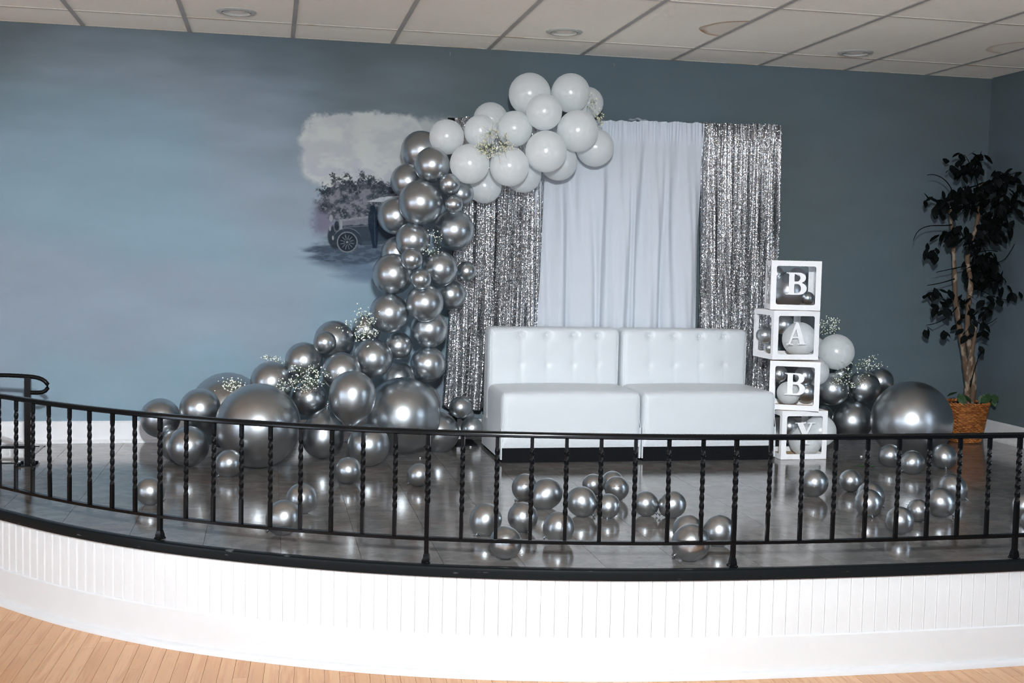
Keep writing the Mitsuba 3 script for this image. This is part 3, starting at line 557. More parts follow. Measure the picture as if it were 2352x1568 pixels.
POS = {
 'W1': [1.53, -0.42, 2.167, 0.128],
 'W2': [1.777, -0.449, 2.183, 0.118],
 'W3': [1.92, -0.311, 2.146, 0.1],
 'W4': [1.58, -0.6, 2.042, 0.107],
 'W5': [1.793, -0.58, 1.942, 0.124],
 'W6': [1.419, -0.52, 1.945, 0.106],
 'W7': [1.215, -0.52, 1.921, 0.098],
 'W8': [1.304, -0.36, 2.009, 0.107],
 'W9': [1.016, -0.5, 1.882, 0.103],
 'W10': [1.13, -0.66, 1.716, 0.115],
 'W11': [1.366, -0.66, 1.71, 0.115],
 'W12': [1.579, -0.68, 1.804, 0.122],
 'W13': [1.958, -0.38, 1.868, 0.118],
 'W14': [1.72, -0.42, 1.768, 0.114],
 'W15': [1.501, -0.42, 1.683, 0.11],
 'W16': [1.268, -0.395, 1.607, 0.104],
 'S1': [0.885, -0.349, 1.805, 0.123],
 'S2': [0.919, -0.6, 1.706, 0.104],
 'S3': [0.801, -0.411, 1.62, 0.105],
 'S4': [0.852, -0.62, 1.486, 0.129],
 'S5': [1.013, -0.66, 1.596, 0.061],
 'S6': [1.112, -0.445, 1.555, 0.081],
 'S7': [1.04, -0.66, 1.48, 0.055],
 'S8': [1.07, -0.5, 1.335, 0.122],
 'S9': [0.731, -0.42, 1.411, 0.11],
 'S10': [0.816, -0.58, 1.27, 0.102],
 'S11': [0.746, -0.36, 1.196, 0.094],
 'S12': [0.792, -0.74, 1.157, 0.063],
 'S13': [0.7, -0.6, 1.067, 0.119],
 'S14': [0.976, -0.58, 1.104, 0.106],
 'S15': [0.844, -0.76, 1.043, 0.06],
 'S16': [1.15, -0.5, 1.092, 0.06],
 'S17': [1.066, -0.44, 0.95, 0.093],
 'S18': [0.879, -0.681, 0.904, 0.109],
 'S19': [0.679, -0.62, 0.84, 0.115],
 'S20': [0.924, -0.559, 0.747, 0.111],
 'S21': [0.744, -0.56, 0.647, 0.081],
 'S22': [0.92, -0.56, 0.538, 0.105],
 'S23': [0.763, -0.38, 0.434, 0.103],
 'S24': [0.585, -0.66, 0.579, 0.116],
 'S25': [0.566, -0.42, 0.73, 0.086],
 'S26': [0.375, -0.44, 0.665, 0.119],
 'S27': [0.308, -0.7, 0.672, 0.065],
 'S28': [0.195, -0.55, 0.553, 0.109],
 'S29': [0.399, -0.8, 0.515, 0.109],
 'S30': [0.012, -0.55, 0.43, 0.121],
 'S31': [-0.058, -0.936, 0.231, 0.231],
 'S32': [0.23, -0.52, 0.331, 0.105],
 'S33': [0.446, -1.02, 0.413, 0.128],
 'S34': [0.304, -0.666, 0.122, 0.122],
 'S35': [0.545, -0.94, 0.118, 0.118],
 'S36': [0.766, -0.64, 0.245, 0.222],
 'S37': [0.909, -0.33, 0.281, 0.123],
 'S38': [1.008, -0.452, 0.113, 0.125],
 'S39': [1.13, -0.5, 0.273, 0.068],
 'S40': [1.209, -0.46, 0.14, 0.068],
 'S41': [1.189, -0.38, 0.212, 0.045],
 'S43': [-0.605, -0.577, 0.227, 0.112],
 'S44': [-0.381, -0.66, 0.29, 0.114],
 'S45': [-0.241, -0.33, 0.237, 0.225],
 'S46': [-0.431, -0.874, 0.111, 0.111],
 'S47': [-0.512, -0.663, 0.086, 0.091],
 'F1': [-0.203, -1.197, 0.071, 0.071],
 'F2': [-0.538, -1.881, 0.064, 0.064],
 'F3': [0.4, -1.446, 0.069, 0.069],
 'F4': [0.754, -1.545, 0.059, 0.059],
 'F5': [0.147, -2.136, 0.069, 0.069],
 'F6': [0.066, -2.54, 0.073, 0.073],
 'F7': [0.903, -2.639, 0.068, 0.068],
 'F8': [1.227, -1.929, 0.064, 0.064],
 'F9': [1.29, -2.133, 0.072, 0.072],
 'F10': [1.071, -2.603, 0.065, 0.065],
 'F11': [0.908, -3.043, 0.064, 0.064],
 'F12': [1.185, -2.794, 0.064, 0.064],
 'F13': [1.406, -2.319, 0.069, 0.069],
 'F14': [1.589, -1.864, 0.055, 0.055],
 'F15': [1.703, -1.814, 0.057, 0.057],
 'F16': [1.673, -1.987, 0.06, 0.06],
 'F17': [1.523, -2.359, 0.055, 0.055],
 'F18': [1.706, -2.344, 0.058, 0.058],
 'F19': [1.821, -2.391, 0.062, 0.062],
 'F20': [1.713, -2.891, 0.062, 0.062],
 'F21': [1.632, -3.153, 0.073, 0.073],
 'F22': [1.836, -2.93, 0.065, 0.065],
 'F23': [2.719, -1.983, 0.07, 0.07],
 'F24': [2.968, -1.888, 0.058, 0.058],
 'F25': [2.861, -2.295, 0.065, 0.065],
 'F26': [2.767, -2.45, 0.064, 0.064],
 'F27': [3.587, -1.186, 0.067, 0.067],
 'F28': [2.726, -2.808, 0.06, 0.06],
 'F29': [3.593, -1.421, 0.067, 0.067],
 'F30': [3.891, -1.261, 0.072, 0.072],
 'F31': [3.407, -2.121, 0.065, 0.065],
 'F32': [3.114, -2.494, 0.068, 0.068],
 'F33': [2.945, -2.59, 0.052, 0.052],
 'F34': [3.518, -2.561, 0.059, 0.059],
 'F35': [3.341, -2.874, 0.055, 0.055],
 'R1': [3.531, -0.565, 0.628, 0.113],
 'R2': [3.349, -0.651, 0.51, 0.087],
 'R3': [3.326, -0.8, 0.158, 0.097],
 'R3b': [3.452, -0.425, 0.653, 0.062],
 'R4': [3.482, -0.629, 0.397, 0.103],
 'R5': [3.711, -0.6, 0.406, 0.104],
 'R6': [3.944, -0.38, 0.422, 0.089],
 'R7': [3.632, -0.62, 0.194, 0.127],
 'R8': [3.838, -0.973, 0.242, 0.242],
 'R9': [3.639, -0.42, 0.469, 0.057],
 'R10': [3.514, -0.45, 0.202, 0.07]}
LAB = {
 'W1': 'largest topmost white balloon, the left one of the pair nearest the ceiling',
 'W2': 'topmost white balloon on the right of the pair nearest the ceiling',
 'W3': 'white balloon half hidden behind the top pair, above the higher sprig of flowers',
 'W4': 'white balloon nestled just below and between the two topmost ones',
 'W5': 'big white balloon just below the higher sprig of flowers',
 'W6': 'white balloon to the upper right of the flower sprig on the white cluster',
 'W7': 'white balloon partly covered by the cream flower sprig in the white cluster',
 'W8': 'white balloon peeking out behind, next to the bare end of the sequin rod',
 'W9': 'white balloon at the end of the white cluster, above the silver column',
 'W10': 'big white balloon to the lower left of the cream flower sprig',
 'W11': 'big white balloon directly below the cream flower sprig',
 'W12': "large round white balloon in the middle of the cluster's lower row",
 'W13': 'white balloon at the outer end of the cluster against the sheer curtain',
 'W14': "white balloon half hidden at the cluster's bottom edge, before the sheer curtain's left fold",
 'W15': 'white balloon hanging lowest before the edge where sequins meet sheer curtain',
 'W16': 'lowest white balloon, hanging beside the small silver balloons of the column',
 'S1': 'topmost silver balloon of the column, tucked behind beside the end white balloon',
 'S2': 'silver balloon right under the end white balloon, in front of the topmost silver one',
 'S3': "silver balloon at the back, just above the painted car's roof",
 'S4': 'biggest silver balloon in the upper column, above the pair of small silver ones',
 'S5': 'small silver balloon touching the big lower left white balloon',
 'S6': 'silver balloon peeking out between the two small ones and the lowest white balloon',
 'S7': 'lower of the two small silver balloons under the white cluster',
 'S8': 'large silver balloon beside the left sequin panel, just above the green flower sprig',
 'S9': 'silver balloon overlapping the painted man and car',
 'S10': 'silver balloon left of the green flower sprig in the column',
 'S11': 'mostly hidden silver balloon behind the column, under the painted car door',
 'S12': 'small silver balloon just below and left of the green flower sprig',
 'S13': "large silver balloon on the column's left edge below the painted car",
 'S14': 'large silver balloon directly under the green flower sprig',
 'S15': 'smallest silver balloon in the middle of the column, below the other small one',
 'S16': 'small silver balloon sticking out in front of the left sequin panel',
 'S17': 'silver balloon partly hidden under the small one that touches the sequins',
 'S18': "silver balloon in front at the column's waist, below the smallest ones",
 'S19': 'large silver balloon where the column begins to slope down, right of the high flowers',
 'S20': 'silver balloon second from the bottom of the column beside the sequin hem',
 'S21': 'silver balloon hidden in the bend between slope and column',
 'S22': 'lowest silver balloon of the upright column, beside the sequin hem',
 'S23': 'silver balloon wedged behind the big right-hand foot balloon',
 'S24': 'silver balloon right below the flower sprig at the bend of the arch',
 'S25': 'silver balloon mostly covered by the flower sprig at the bend of the arch',
 'S26': 'large silver balloon on the slope behind the small round one',
 'S27': 'small silver balloon perched on top of the slope against the blue wall',
 'S28': "silver balloon above the fullest flower sprig, on the slope's edge",
 'S29': 'silver balloon right of the fullest flower sprig, behind the upside-down one',
 'S30': 'silver balloon between the thin wall-side sprig and the biggest foot balloon',
 'S31': 'giant silver balloon at the left foot of the arch',
 'S32': 'silver balloon just below the fullest flower sprig',
 'S33': 'upside-down teardrop silver balloon with its knot pointing down',
 'S34': 'teardrop silver balloon with its knot pointing up, next to the giant one',
 'S35': 'silver balloon on the floor under the upside-down teardrop',
 'S36': 'giant silver balloon at the arch foot nearest the sofa',
 'S37': 'silver balloon peeking out behind the giant balloon nearest the sofa',
 'S38': 'silver balloon on the floor between the giant balloon and the sofa',
 'S39': 'upper of two small silver balloons under the left sequin hem',
 'S40': "lower of two small silver balloons touching the sofa's side",
 'S41': "tiny dark silver balloon behind the two small ones at the sofa's side",
 'S43': 'silver balloon at the far outer end of the arch foot, against the baseboard',
 'S44': "silver balloon below the flower sprig at the arch's outer end",
 'S45': 'huge dark silver balloon at the back, behind the outermost flower sprig',
 'S46': 'silver balloon on the floor at the outer end of the arch foot',
 'S47': 'dark silver balloon hidden behind the outermost one on the floor',
 'F1': 'loose silver balloon against the foot of the giant left balloon',
 'F2': 'lone silver balloon farthest out on the floor, by the first railing post from the stairs',
 'F3': 'loose silver balloon in front of the silver balloon under the upside-down teardrop',
 'F4': 'lone silver balloon on the floor in front of the giant balloon nearest the sofa',
 'F5': 'rear balloon of the pair lying left of the middle railing post',
 'F6': 'front balloon of the pair lying left of the middle railing post',
 'F7': "pear-shaped silver balloon with front knot, nearest the sofa's left corner and railing",
 'F8': "loose silver balloon farthest back in the group before the sofa's left half",
 'F9': 'tear-shaped silver balloon lying tilted before the left sofa half',
 'F10': 'silver balloon under the tear-shaped one, behind a railing baluster',
 'F11': 'silver balloon behind the bottom rail, nearest the stage edge before the left sofa half',
 'F12': 'silver balloon close to the railing below the cluster of five',
 'F13': "biggest and frontmost silver balloon of the cluster of five before the sofa's middle",
 'F14': "back left silver balloon of the cluster of five before the sofa's middle",
 'F15': 'rearmost silver balloon of the cluster of five, peeking over its neighbour',
 'F16': 'silver balloon at the right end of the cluster of five',
 'F17': 'smaller silver balloon with its knot to the front in the cluster of five',
 'F18': 'left one of two silver balloons touching side by side before the right sofa half',
 'F19': 'right one of two silver balloons touching side by side before the right sofa half',
 'F20': 'rear silver balloon of the trio at the railing, behind the biggest one',
 'F21': 'biggest loose silver balloon, crossed by the bottom rail at the stage edge',
 'F22': 'silver balloon of the railing trio that touches the railing post',
 'F23': 'lone silver balloon before the lowest letter box',
 'F24': 'small silver balloon on the floor behind the stacked pair, right of the letter boxes',
 'F25': 'silver balloon mostly hidden behind the one with a dangling front knot',
 'F26': 'silver balloon with a front knot dangling down, covering another one',
 'F27': 'loose silver balloon just under the giant balloon by the plant, left of two others',
 'F28': 'silver balloon nearest the railing in the group before the plant',
 'F29': 'middle one of three silver balloons in a row under the giant balloon by the plant',
 'F30': 'silver balloon with a forward pointing neck, before the wicker basket',
 'F31': "tilted tear-shaped silver balloon before the wicker basket's reflection",
 'F32': 'big silver balloon in front of the tilted tear-shaped one',
 'F33': 'small silver balloon squeezed between two bigger ones at the railing before the plant',
 'F34': "rear silver balloon cut off by the picture's edge at the last railing post",
 'F35': "front silver balloon cut off by the picture's edge at the last railing post",
 'R1': 'large white balloon beside the A letter box',
 'R2': 'white balloon half hidden behind the middle B letter box',
 'R3': 'white balloon sticking out from behind the Y letter box',
 'R3b': 'white balloon almost hidden between the A letter box and the large white one',
 'R4': 'silver balloon beside the middle B letter box',
 'R5': 'silver balloon under the flower sprig right of the letter boxes',
 'R6': 'dark silver balloon at the back, right of the flowers beside the letter boxes',
 'R7': "silver balloon on the heap's bottom between Y letter box and giant balloon",
 'R8': 'giant dark silver balloon beside the wicker basket',
 'R9': 'small silver balloon behind the flower sprig under the large white balloon',
 'R10': 'dark silver balloon hidden low behind the letter boxes'}
KN = {  # neck direction, shape, knot shown
 'S33': ((-.04, -1, .12), 'tear', 1), 'S34': ((.12, 1, -.1), 'tear', 1),
 'F1': ((-.6, -.75, .2), 'pear', 1), 'F2': ((.8, -.45, .1), 'pear', 1), 'F3': ((-.5, -.6, -.5), 'pear', 1), 'F4': ((-.75, -.6, .2), 'pear', 1), 'F5': ((.5, -.5, -.6), 'pear', 1), 'F6': ((-.75, -.62, .25), 'pear', 1),
 'F7': ((-.45, -.72, .5), 'pear', 1), 'F8': ((-.5, -.7, .3), 'pear', 1), 'F9': ((-.72, -.55, .35), 'tear', 1), 'F10': ((.1, -.5, -.8), 'pear', 1), 'F11': ((.2, -.4, -.9), 'pear', 1), 'F12': ((-.75, -.6, -.1), 'pear', 1),
 'F13': ((.65, -.7, .2), 'pear', 1), 'F14': ((-.2, -.2, -1), 'pear', 1), 'F15': ((.3, -.2, -1), 'pear', 1), 'F16': ((.5, -.3, -.8), 'pear', 1), 'F17': ((-.1, -.78, .55), 'pear', 1), 'F18': ((.72, -.62, -.1), 'pear', 1),
 'F19': ((-.75, -.6, .1), 'pear', 1), 'F20': ((-.4, -.3, -.9), 'pear', 1), 'F21': ((-.8, -.55, .3), 'pear', 1), 'F22': ((-.6, -.7, .3), 'pear', 1), 'F23': ((-.4, -.7, -.4), 'pear', 1), 'F24': ((.8, -.3, -.4), 'pear', 1),
 'F25': ((.75, -.6, .3), 'pear', 1), 'F26': ((.1, -.74, .62), 'pear', 1), 'F27': ((.5, -.7, -.3), 'pear', 1), 'F28': ((.3, -.4, -.8), 'pear', 1), 'F29': ((-.75, -.6, .1), 'pear', 1), 'F30': ((-.1, -.72, .68), 'pear', 1),
 'F31': ((.75, -.62, .15), 'tear', 1), 'F32': ((.7, -.7, .2), 'pear', 1), 'F33': ((.2, -.3, -.9), 'pear', 1), 'F34': ((-.75, -.62, .2), 'pear', 1), 'F35': ((.6, -.6, .1), 'pear', 1)}
for k, (x, y, z, r) in POS.items():
    nk, sh, kn = KN.get(k, (None, 'round', 0))
    if nk is None:     # the necks of the garland are tied inwards, away from the viewer
        nk = (float(rng.uniform(-.25, .25)), float(rng.uniform(-.25, .25)), -1)
    if sh == 'tear' and k != 'F9' and k != 'F31': pass
    if k[0] == 'F': z = max(z, r)
    g = GW if k[0] == 'W' else GR if k[0] == 'R' else GF if k[0] == 'F' else GS
    balloon(k[0] not in 'W' and k not in ('R1', 'R2', 'R3', 'R3b'), (x, y, z), r, LAB[k], g, nk, sh, kn)

# ---------------------------------------------------------------- letter boxes
SB = .295
def ellp(cx, cy, rx, ry): return affinity.scale(Point(cx, cy).buffer(1, 32), rx, ry, origin=(cx, cy))
def letter(ch):
    if ch == 'B':
        up = unary_union([box(.2, .53, .60, 1), ellp(.60, .765, .30, .235)]).difference(unary_union([box(.385, .60, .50, .935), ellp(.50, .7675, .145, .1675)]))
        lo = unary_union([box(.2, 0, .60, .56), ellp(.60, .28, .35, .28)]).difference(unary_union([box(.385, .075, .52, .485), ellp(.52, .28, .17, .205)]))
        return unary_union([up.difference(box(-1, -1, .13, 2)), lo, box(.13, 0, .375, 1), box(0, 0, .5, .035), box(0, .965, .5, 1), Polygon([(.06, .03), (.13, .08), (.13, .03)]), Polygon([(.06, .97), (.13, .92), (.13, .97)])])
    if ch == 'A':
        return unary_union([Polygon([(.44, 1), (.57, 1), (.92, .03), (.66, .03), (.43, .80)]), Polygon([(.44, 1), (.52, .86), (.20, .03), (.10, .03)]), box(.22, .285, .70, .345), box(0, 0, .33, .036), box(.56, 0, 1.0, .036)])
    return unary_union([Polygon([(.10, .98), (.40, .98), (.63, .50), (.63, .40), (.40, .40)]), Polygon([(.79, .98), (.89, .98), (.62, .42), (.54, .50)]), box(.40, .02, .63, .45), box(0, .962, .50, 1), box(.64, .962, 1.02, 1), box(.26, 0, .77, .036)])
def letter_box(ch, fc, z0, yaw, lab, clear_left=False):
    t = thing('letter_box', lab, 'box', 'clear sided letter boxes spelling a word'); h = SB / 2; y = math.radians(yaw)
    M = trimesh.transformations.translation_matrix((fc[0] + h * math.sin(y), fc[1] + h * math.cos(y), z0)) @ trimesh.transformations.rotation_matrix(-y, (0, 0, 1))
    # local: front face at y = -h, x to the right, z up from 0
    hole = box(.032, .032, SB - .032, SB - .032).buffer(-.012).buffer(.012)
    fr = box(0, 0, SB, SB).difference(hole)
    for k, nm in enumerate(('front_frame', 'side_frame', 'back_frame', 'side_frame')):
        f = fr if not (clear_left and k == 3) else box(0, 0, SB, SB).difference(box(.006, .006, SB - .006, SB - .006))
        m = prism(f, 0, .0016); m.apply_transform(np.array([[1, 0, 0, -h], [0, 0, -1, -h + .0016], [0, 1, 0, 0], [0, 0, 0, 1.0]]))
        w = grid_mesh(np.stack(np.meshgrid(np.linspace(-h + .02, h - .02, 14), [-h + .0035], np.linspace(.02, SB - .02, 14), indexing='ij'), -1)[:, 0])
        if k == 3 or k == 1:
            v = np.array(w.vertices); v[:, 1] += .004 * (meshkit.fbm(v * 22 + k + z0 * 9, 3) - .3); w.vertices = v
        rr = trimesh.transformations.rotation_matrix(math.pi / 2 * k, (0, 0, 1)); m.apply_transform(M @ rr); w.apply_transform(M @ rr)
        p = obj(nm, m, 'mat_box_white', t); obj('clear_film', w, 'mat_film', p, True)
    for nm, z in (('bottom', 0.0), ('lid', SB - .003)):
        b = bx(-h + .002, h - .002, -h + .002, h - .002, z, z + .003); b.apply_transform(M); obj(nm, b, 'mat_box_white' if nm == 'lid' else 'mat_card', t)
    e = cat([bx(-h, h, -h, -h + .002, SB - .0005, SB + .0005), bx(-h, -h + .002, -h, h, SB - .0005, SB + .0005), bx(h - .002, h, -h, h, SB - .0005, SB + .0005)]); e.apply_transform(M); obj('raw_edge', e, 'mat_card', t)
    L = letter(ch); m = prism(affinity.scale(L, .128, .132, origin=(0, 0)), 0, .0016); c = L.bounds
    tl = trimesh.transformations.rotation_matrix({'B': math.radians(2), 'A': math.radians(-1), 'Y': math.radians(3)}[ch], (0, 1, 0))
    m.apply_transform(np.array([[1, 0, 0, -.128 * (c[0] + c[2]) / 2 + .002], [0, 0, -1, -h - .0004], [0, 1, 0, SB * .5 - .055], [0, 0, 0, 1.0]])); m.apply_transform(M); obj('letter', m, 'mat_box_white', t); labels[t + '__letter'] = {'label': f'white serif letter {ch} on the front'}
    return t
letter_box('B', (3.080, -.905), .903, 17, 'topmost letter box, showing a white B before silver balloons')
letter_box('A', (3.0945, -.905), .605, 0, 'letter box showing a white A, second from the top of the stack')
letter_box('B', (3.095, -.905), .300, 25, 'letter box showing a white B, between the A box and the Y box')
letter_box('Y', (3.170, -.910), .0015, 0, 'lowest letter box, showing a white Y and standing on the floor beside the sofa')
GB = 'balloons inside the letter boxes'
for s, pos, r, lab, nk in [
 (True, [3.112, -0.74, 1.016], np.float64(0.1073), 'big silver balloon inside the topmost letter box', [np.float64(0.39), -0.3, -1]),
 (True, [3.208, -0.8, 0.974], np.float64(0.0396), 'small silver balloon in the lower corner of the topmost letter box', [np.float64(0.6), -0.3, -1]),
 (True, [3.197, -0.66, 1.104], np.float64(0.0528), 'silver balloon behind the letter B in the topmost box', [np.float64(0.6), -0.3, -1]),
 (True, [3.043, -0.7, 1.115], np.float64(0.0461), 'silver balloon in the upper corner of the topmost letter box', [np.float64(-0.59), -0.3, -1]),
 (False, [3.183, -0.76, 0.72], np.float64(0.1044), 'big white balloon behind the letter A', [np.float64(0.58), -0.3, -1]),
 (True, [3.104, -0.7, 0.805], np.float64(0.0617), 'silver balloon left of the letter A inside its box', [np.float64(0.08), -0.3, -1]),
 (True, [3.01, -0.64, 0.736], np.float64(0.0528), 'silver balloon at the side window of the A box', [np.float64(-0.45), -0.3, -1]),
 (True, [3.053, -0.62, 0.656], np.float64(0.0374), 'smaller silver balloon low at the side window of the A box', [np.float64(0.39), -0.3, -1]),
 (True, [3.033, -0.82, 0.515], np.float64(0.0486), 'silver balloon with hanging knot in the middle B box', [0, -1, 0.3]),
 (True, [3.208, -0.8, 0.5], np.float64(0.0613), 'silver balloon in the far upper corner of the middle B box', [np.float64(0.41), -0.3, -1]),
 (False, [3.111, -0.79, 0.392], np.float64(0.0704), 'white balloon behind the letter B in the middle box', [np.float64(0.6), -0.3, -1]),
 (True, [3.231, -0.79, 0.4], np.float64(0.0615), 'silver balloon in the lower corner of the middle B box', [np.float64(-0.31), -0.3, -1]),
 (False, [3.252, -0.755, 0.095], np.float64(0.1022), 'white balloon behind the letter Y', [np.float64(0.23), -0.3, -1]),
 (True, [3.158, -0.72, 0.178], np.float64(0.0558), 'silver balloon in the upper corner of the Y box', [np.float64(-0.18), -0.3, -1])]:
    balloon(s, pos, r, lab, GB, nk, 'pear', 1)

# ---------------------------------------------------------------- baby's breath
def sprig(c, rx, rz, n, seed, label, cream=False, root=(0, -.2), ry=.022, holes=0):
    """c: centre; flowers scattered over rx by rz; root: where the stems come from, relative"""
    r = np.random.default_rng(seed); t = thing('babys_breath', label, 'flowers', "sprigs of baby's breath tucked between the balloons")
    nb = max(5, n // 13); an = r.uniform(0, 2 * np.pi, nb); q = np.sqrt(r.uniform(.03, .80, nb))
    cen = np.array(c) + np.stack([rx * q * np.cos(an) * RIGHT[0], rx * q * np.cos(an) * RIGHT[1] + r.uniform(-ry, ry, nb), rz * q * np.sin(an)], 1)
    org = np.array(c) + np.array([root[0] * rx, .045, root[1] * rz]); fl, stt = [], []
    base = trimesh.creation.icosphere(0, 1.0); bv, bf = np.array(base.vertices), np.array(base.faces)
    for b in cen:
        mid = (org + b) / 2 + r.normal(0, .006, 3); stt.append(tube([org, mid, b], [.0009, .0007, .0005], 3, False))
    for k in range(n):
        b = cen[k % nb]; p = b + r.normal(0, 1, 3) * np.array([.26 * rx, .35 * ry, .26 * rz]); s = r.uniform(.0026, .0052) * (1.0 if cream else 1)
        stt.append(tube([b, p], [.0006, .0005], 3, False)); fl.append(trimesh.Trimesh(p + bv * s * r.uniform(.75, 1.2, (len(bv), 1)) * np.array([1, .8, 1]), bf, process=False))
    a = obj('flowers', cat(fl), 'mat_petal_cream' if cream else 'mat_petal', t); tag(a, None, None, None, 'stuff')
    a = obj('stems', cat(stt), 'mat_sprig', t); tag(a, None, None, None, 'stuff')
for args in [
 ([1.241, -0.76, 1.833], np.float64(0.095), np.float64(0.09), 230, 100, "cream sprig of baby's breath in the middle of the white balloons", True, (0, -0.3)),
 ([1.915, -0.53, 2.048], np.float64(0.053), np.float64(0.11), 95, 101, "sprig of baby's breath at the outer end of the white balloons", True, (-0.8, 0.5)),
 ([0.943, -0.64, 1.236], np.float64(0.061), np.float64(0.076), 60, 102, "small sprig of baby's breath in the upright silver column", False, (0, -0.6)),
 ([0.528, -0.78, 0.765], np.float64(0.111), np.float64(0.084), 165, 103, "bushy sprig of baby's breath at the bend of the silver arch", False, (0.1, -0.6)),
 ([0.221, -0.93, 0.506], np.float64(0.113), np.float64(0.074), 190, 104, "fullest sprig of baby's breath, in the middle of the silver slope", False, (0, -0.2)),
 ([0.092, -0.8, 0.434], np.float64(0.061), np.float64(0.066), 60, 105, "thin sprig of baby's breath beside the fullest one, above the giant balloon", False, (0.4, -0.5)),
 ([-0.215, -0.84, 0.431], np.float64(0.077), np.float64(0.062), 110, 106, "sprig of baby's breath on the outermost part of the arch, before the huge dark balloon", False, (0.3, -0.8)),
 ([0.044, -0.5, 0.565], np.float64(0.076), np.float64(0.041), 46, 107, "wispy sprig of baby's breath standing out against the blue wall", False, (0.9, -1.2)),
 ([3.508, -0.52, 0.788], np.float64(0.067), np.float64(0.061), 110, 108, "sprig of baby's breath on top of the large white balloon beside the letter boxes", False, (-0.6, -0.8)),
 ([3.546, -0.75, 0.496], np.float64(0.103), np.float64(0.095), 130, 109, "sprig of baby's breath over the silver balloons right of the letter boxes", False, (0, 0)),
 ([3.764, -0.58, 0.563], np.float64(0.075), np.float64(0.047), 70, 110, "smaller sprig of baby's breath at the back of the heap beside the plant", False, (-0.5, -0.8))]: sprig(*args)
# fallen bits on the stage floor
for i, (x, y, lab) in enumerate([
 (1.224, -0.324, "white flower bit on the floor near the sofa's left corner"),
 (0.863, -0.716, 'white flower bit on the floor behind the lone balloon before the giant one'),
 (0.33, -1.059, 'white flower bit on the floor left of the balloon before the arch'),
 (3.582, -0.842, 'white flower bit on the floor right of the letter boxes')]):
    r = np.random.default_rng(50 + i); m = cat([trimesh.creation.icosphere(0, .0045).apply_transform(trimesh.transformations.translation_matrix((x + r.normal(0, .006) * (k > 0), y + r.normal(0, .004) * (k > 0), .004))) for k in range(2)])
    tag(obj('fallen_flower', m, 'mat_petal'), lab, 'flower', 'flower bits fallen on the stage floor')
r = np.random.default_rng(3); m = cat([tube([(3.44 + .05 * a, -1.17 + .02 * b, .003), (3.455 + .05 * a, -1.165 + .02 * b, .006)], .0022, 4) for a, b in r.uniform(-1, 1, (26, 2))])
tag(obj('fallen_sprig', m, 'mat_leaf_green'), 'scatter of yellow-green flower crumbs on the floor right of the lowest letter box', 'flower')

# ---------------------------------------------------------------- potted tree in a wicker basket
tree = thing('potted_tree', 'dark leafy indoor tree with twisted trunks in a wicker basket in the corner', 'plant')
BX, BY = 4.640, -.285
bk = obj('basket', (lambda m: (m.apply_translation((BX, BY, 0)), m)[1])(lathe([(0, .002), (.096, .002), (.100, .01), (.144, .262), (.136, .262), (.094, .012)], 48)), 'mat_wicker', tree, 30)
rows = 23; ws = []
for k in range(rows):
    z = .012 + .242 * k / (rows - 1); R0 = .101 + .043 * z / .262; a = np.linspace(0, 2 * np.pi, 129)
    rr = R0 + .0035 + .0042 * np.sin(24 * a + (np.pi if k % 2 else 0)); ws.append(tube(np.stack([BX + rr * np.cos(a), BY + rr * np.sin(a), 0 * a + z + .0012 * np.sin(24 * a)], 1), .0048, 6, False))
tag(obj('weave', cat(ws), 'mat_wicker', bk, 60), None, None, None, 'stuff')
for dz, ph in ((.262, 0), (.270, 2.1)):
    a = np.linspace(0, 2 * np.pi, 129); rr = .148 + .005 * np.sin(30 * a + ph); obj('rim', tube(np.stack([BX + rr * np.cos(a), BY + rr * np.sin(a), dz + .004 * np.cos(30 * a + ph)], 1), .006, 7, False), 'mat_wicker', bk, 60)
so = trimesh.creation.cylinder(.137, .02, sections=40); so.apply_translation((BX, BY, .25)); obj('soil', so, 'mat_soil', tree)
for trk in [
 [[4.672, -0.265, 0.24], [4.644, -0.265, 0.486], [4.592, -0.265, 0.723], [4.549, -0.265, 0.914], [4.526, -0.265, 1.105], [4.512, -0.265, 1.251], [4.489, -0.265, 1.426], [4.466, -0.265, 1.571]],
 [[4.672, -0.285, 0.24], [4.655, -0.289, 0.607], [4.625, -0.292, 0.754], [4.619, -0.296, 0.946], [4.621, -0.3, 1.107], [4.588, -0.304, 1.238], [4.628, -0.308, 1.414], [4.653, -0.311, 1.575], [4.66, -0.315, 1.749]],
 [[4.653, -0.305, 0.24], [4.623, -0.325, 0.462], [4.633, -0.345, 0.64], [4.63, -0.365, 0.817]]]:
    p = curve_pts(trk, 60); a = np.linspace(0, 1, 60); rr = (.022 - .011 * a) * (1 + .10 * np.sin(40 * a) + .08 * np.sin(97 * a)); obj('trunk', tube(p, rr, 10), 'mat_bark', tree, 60)
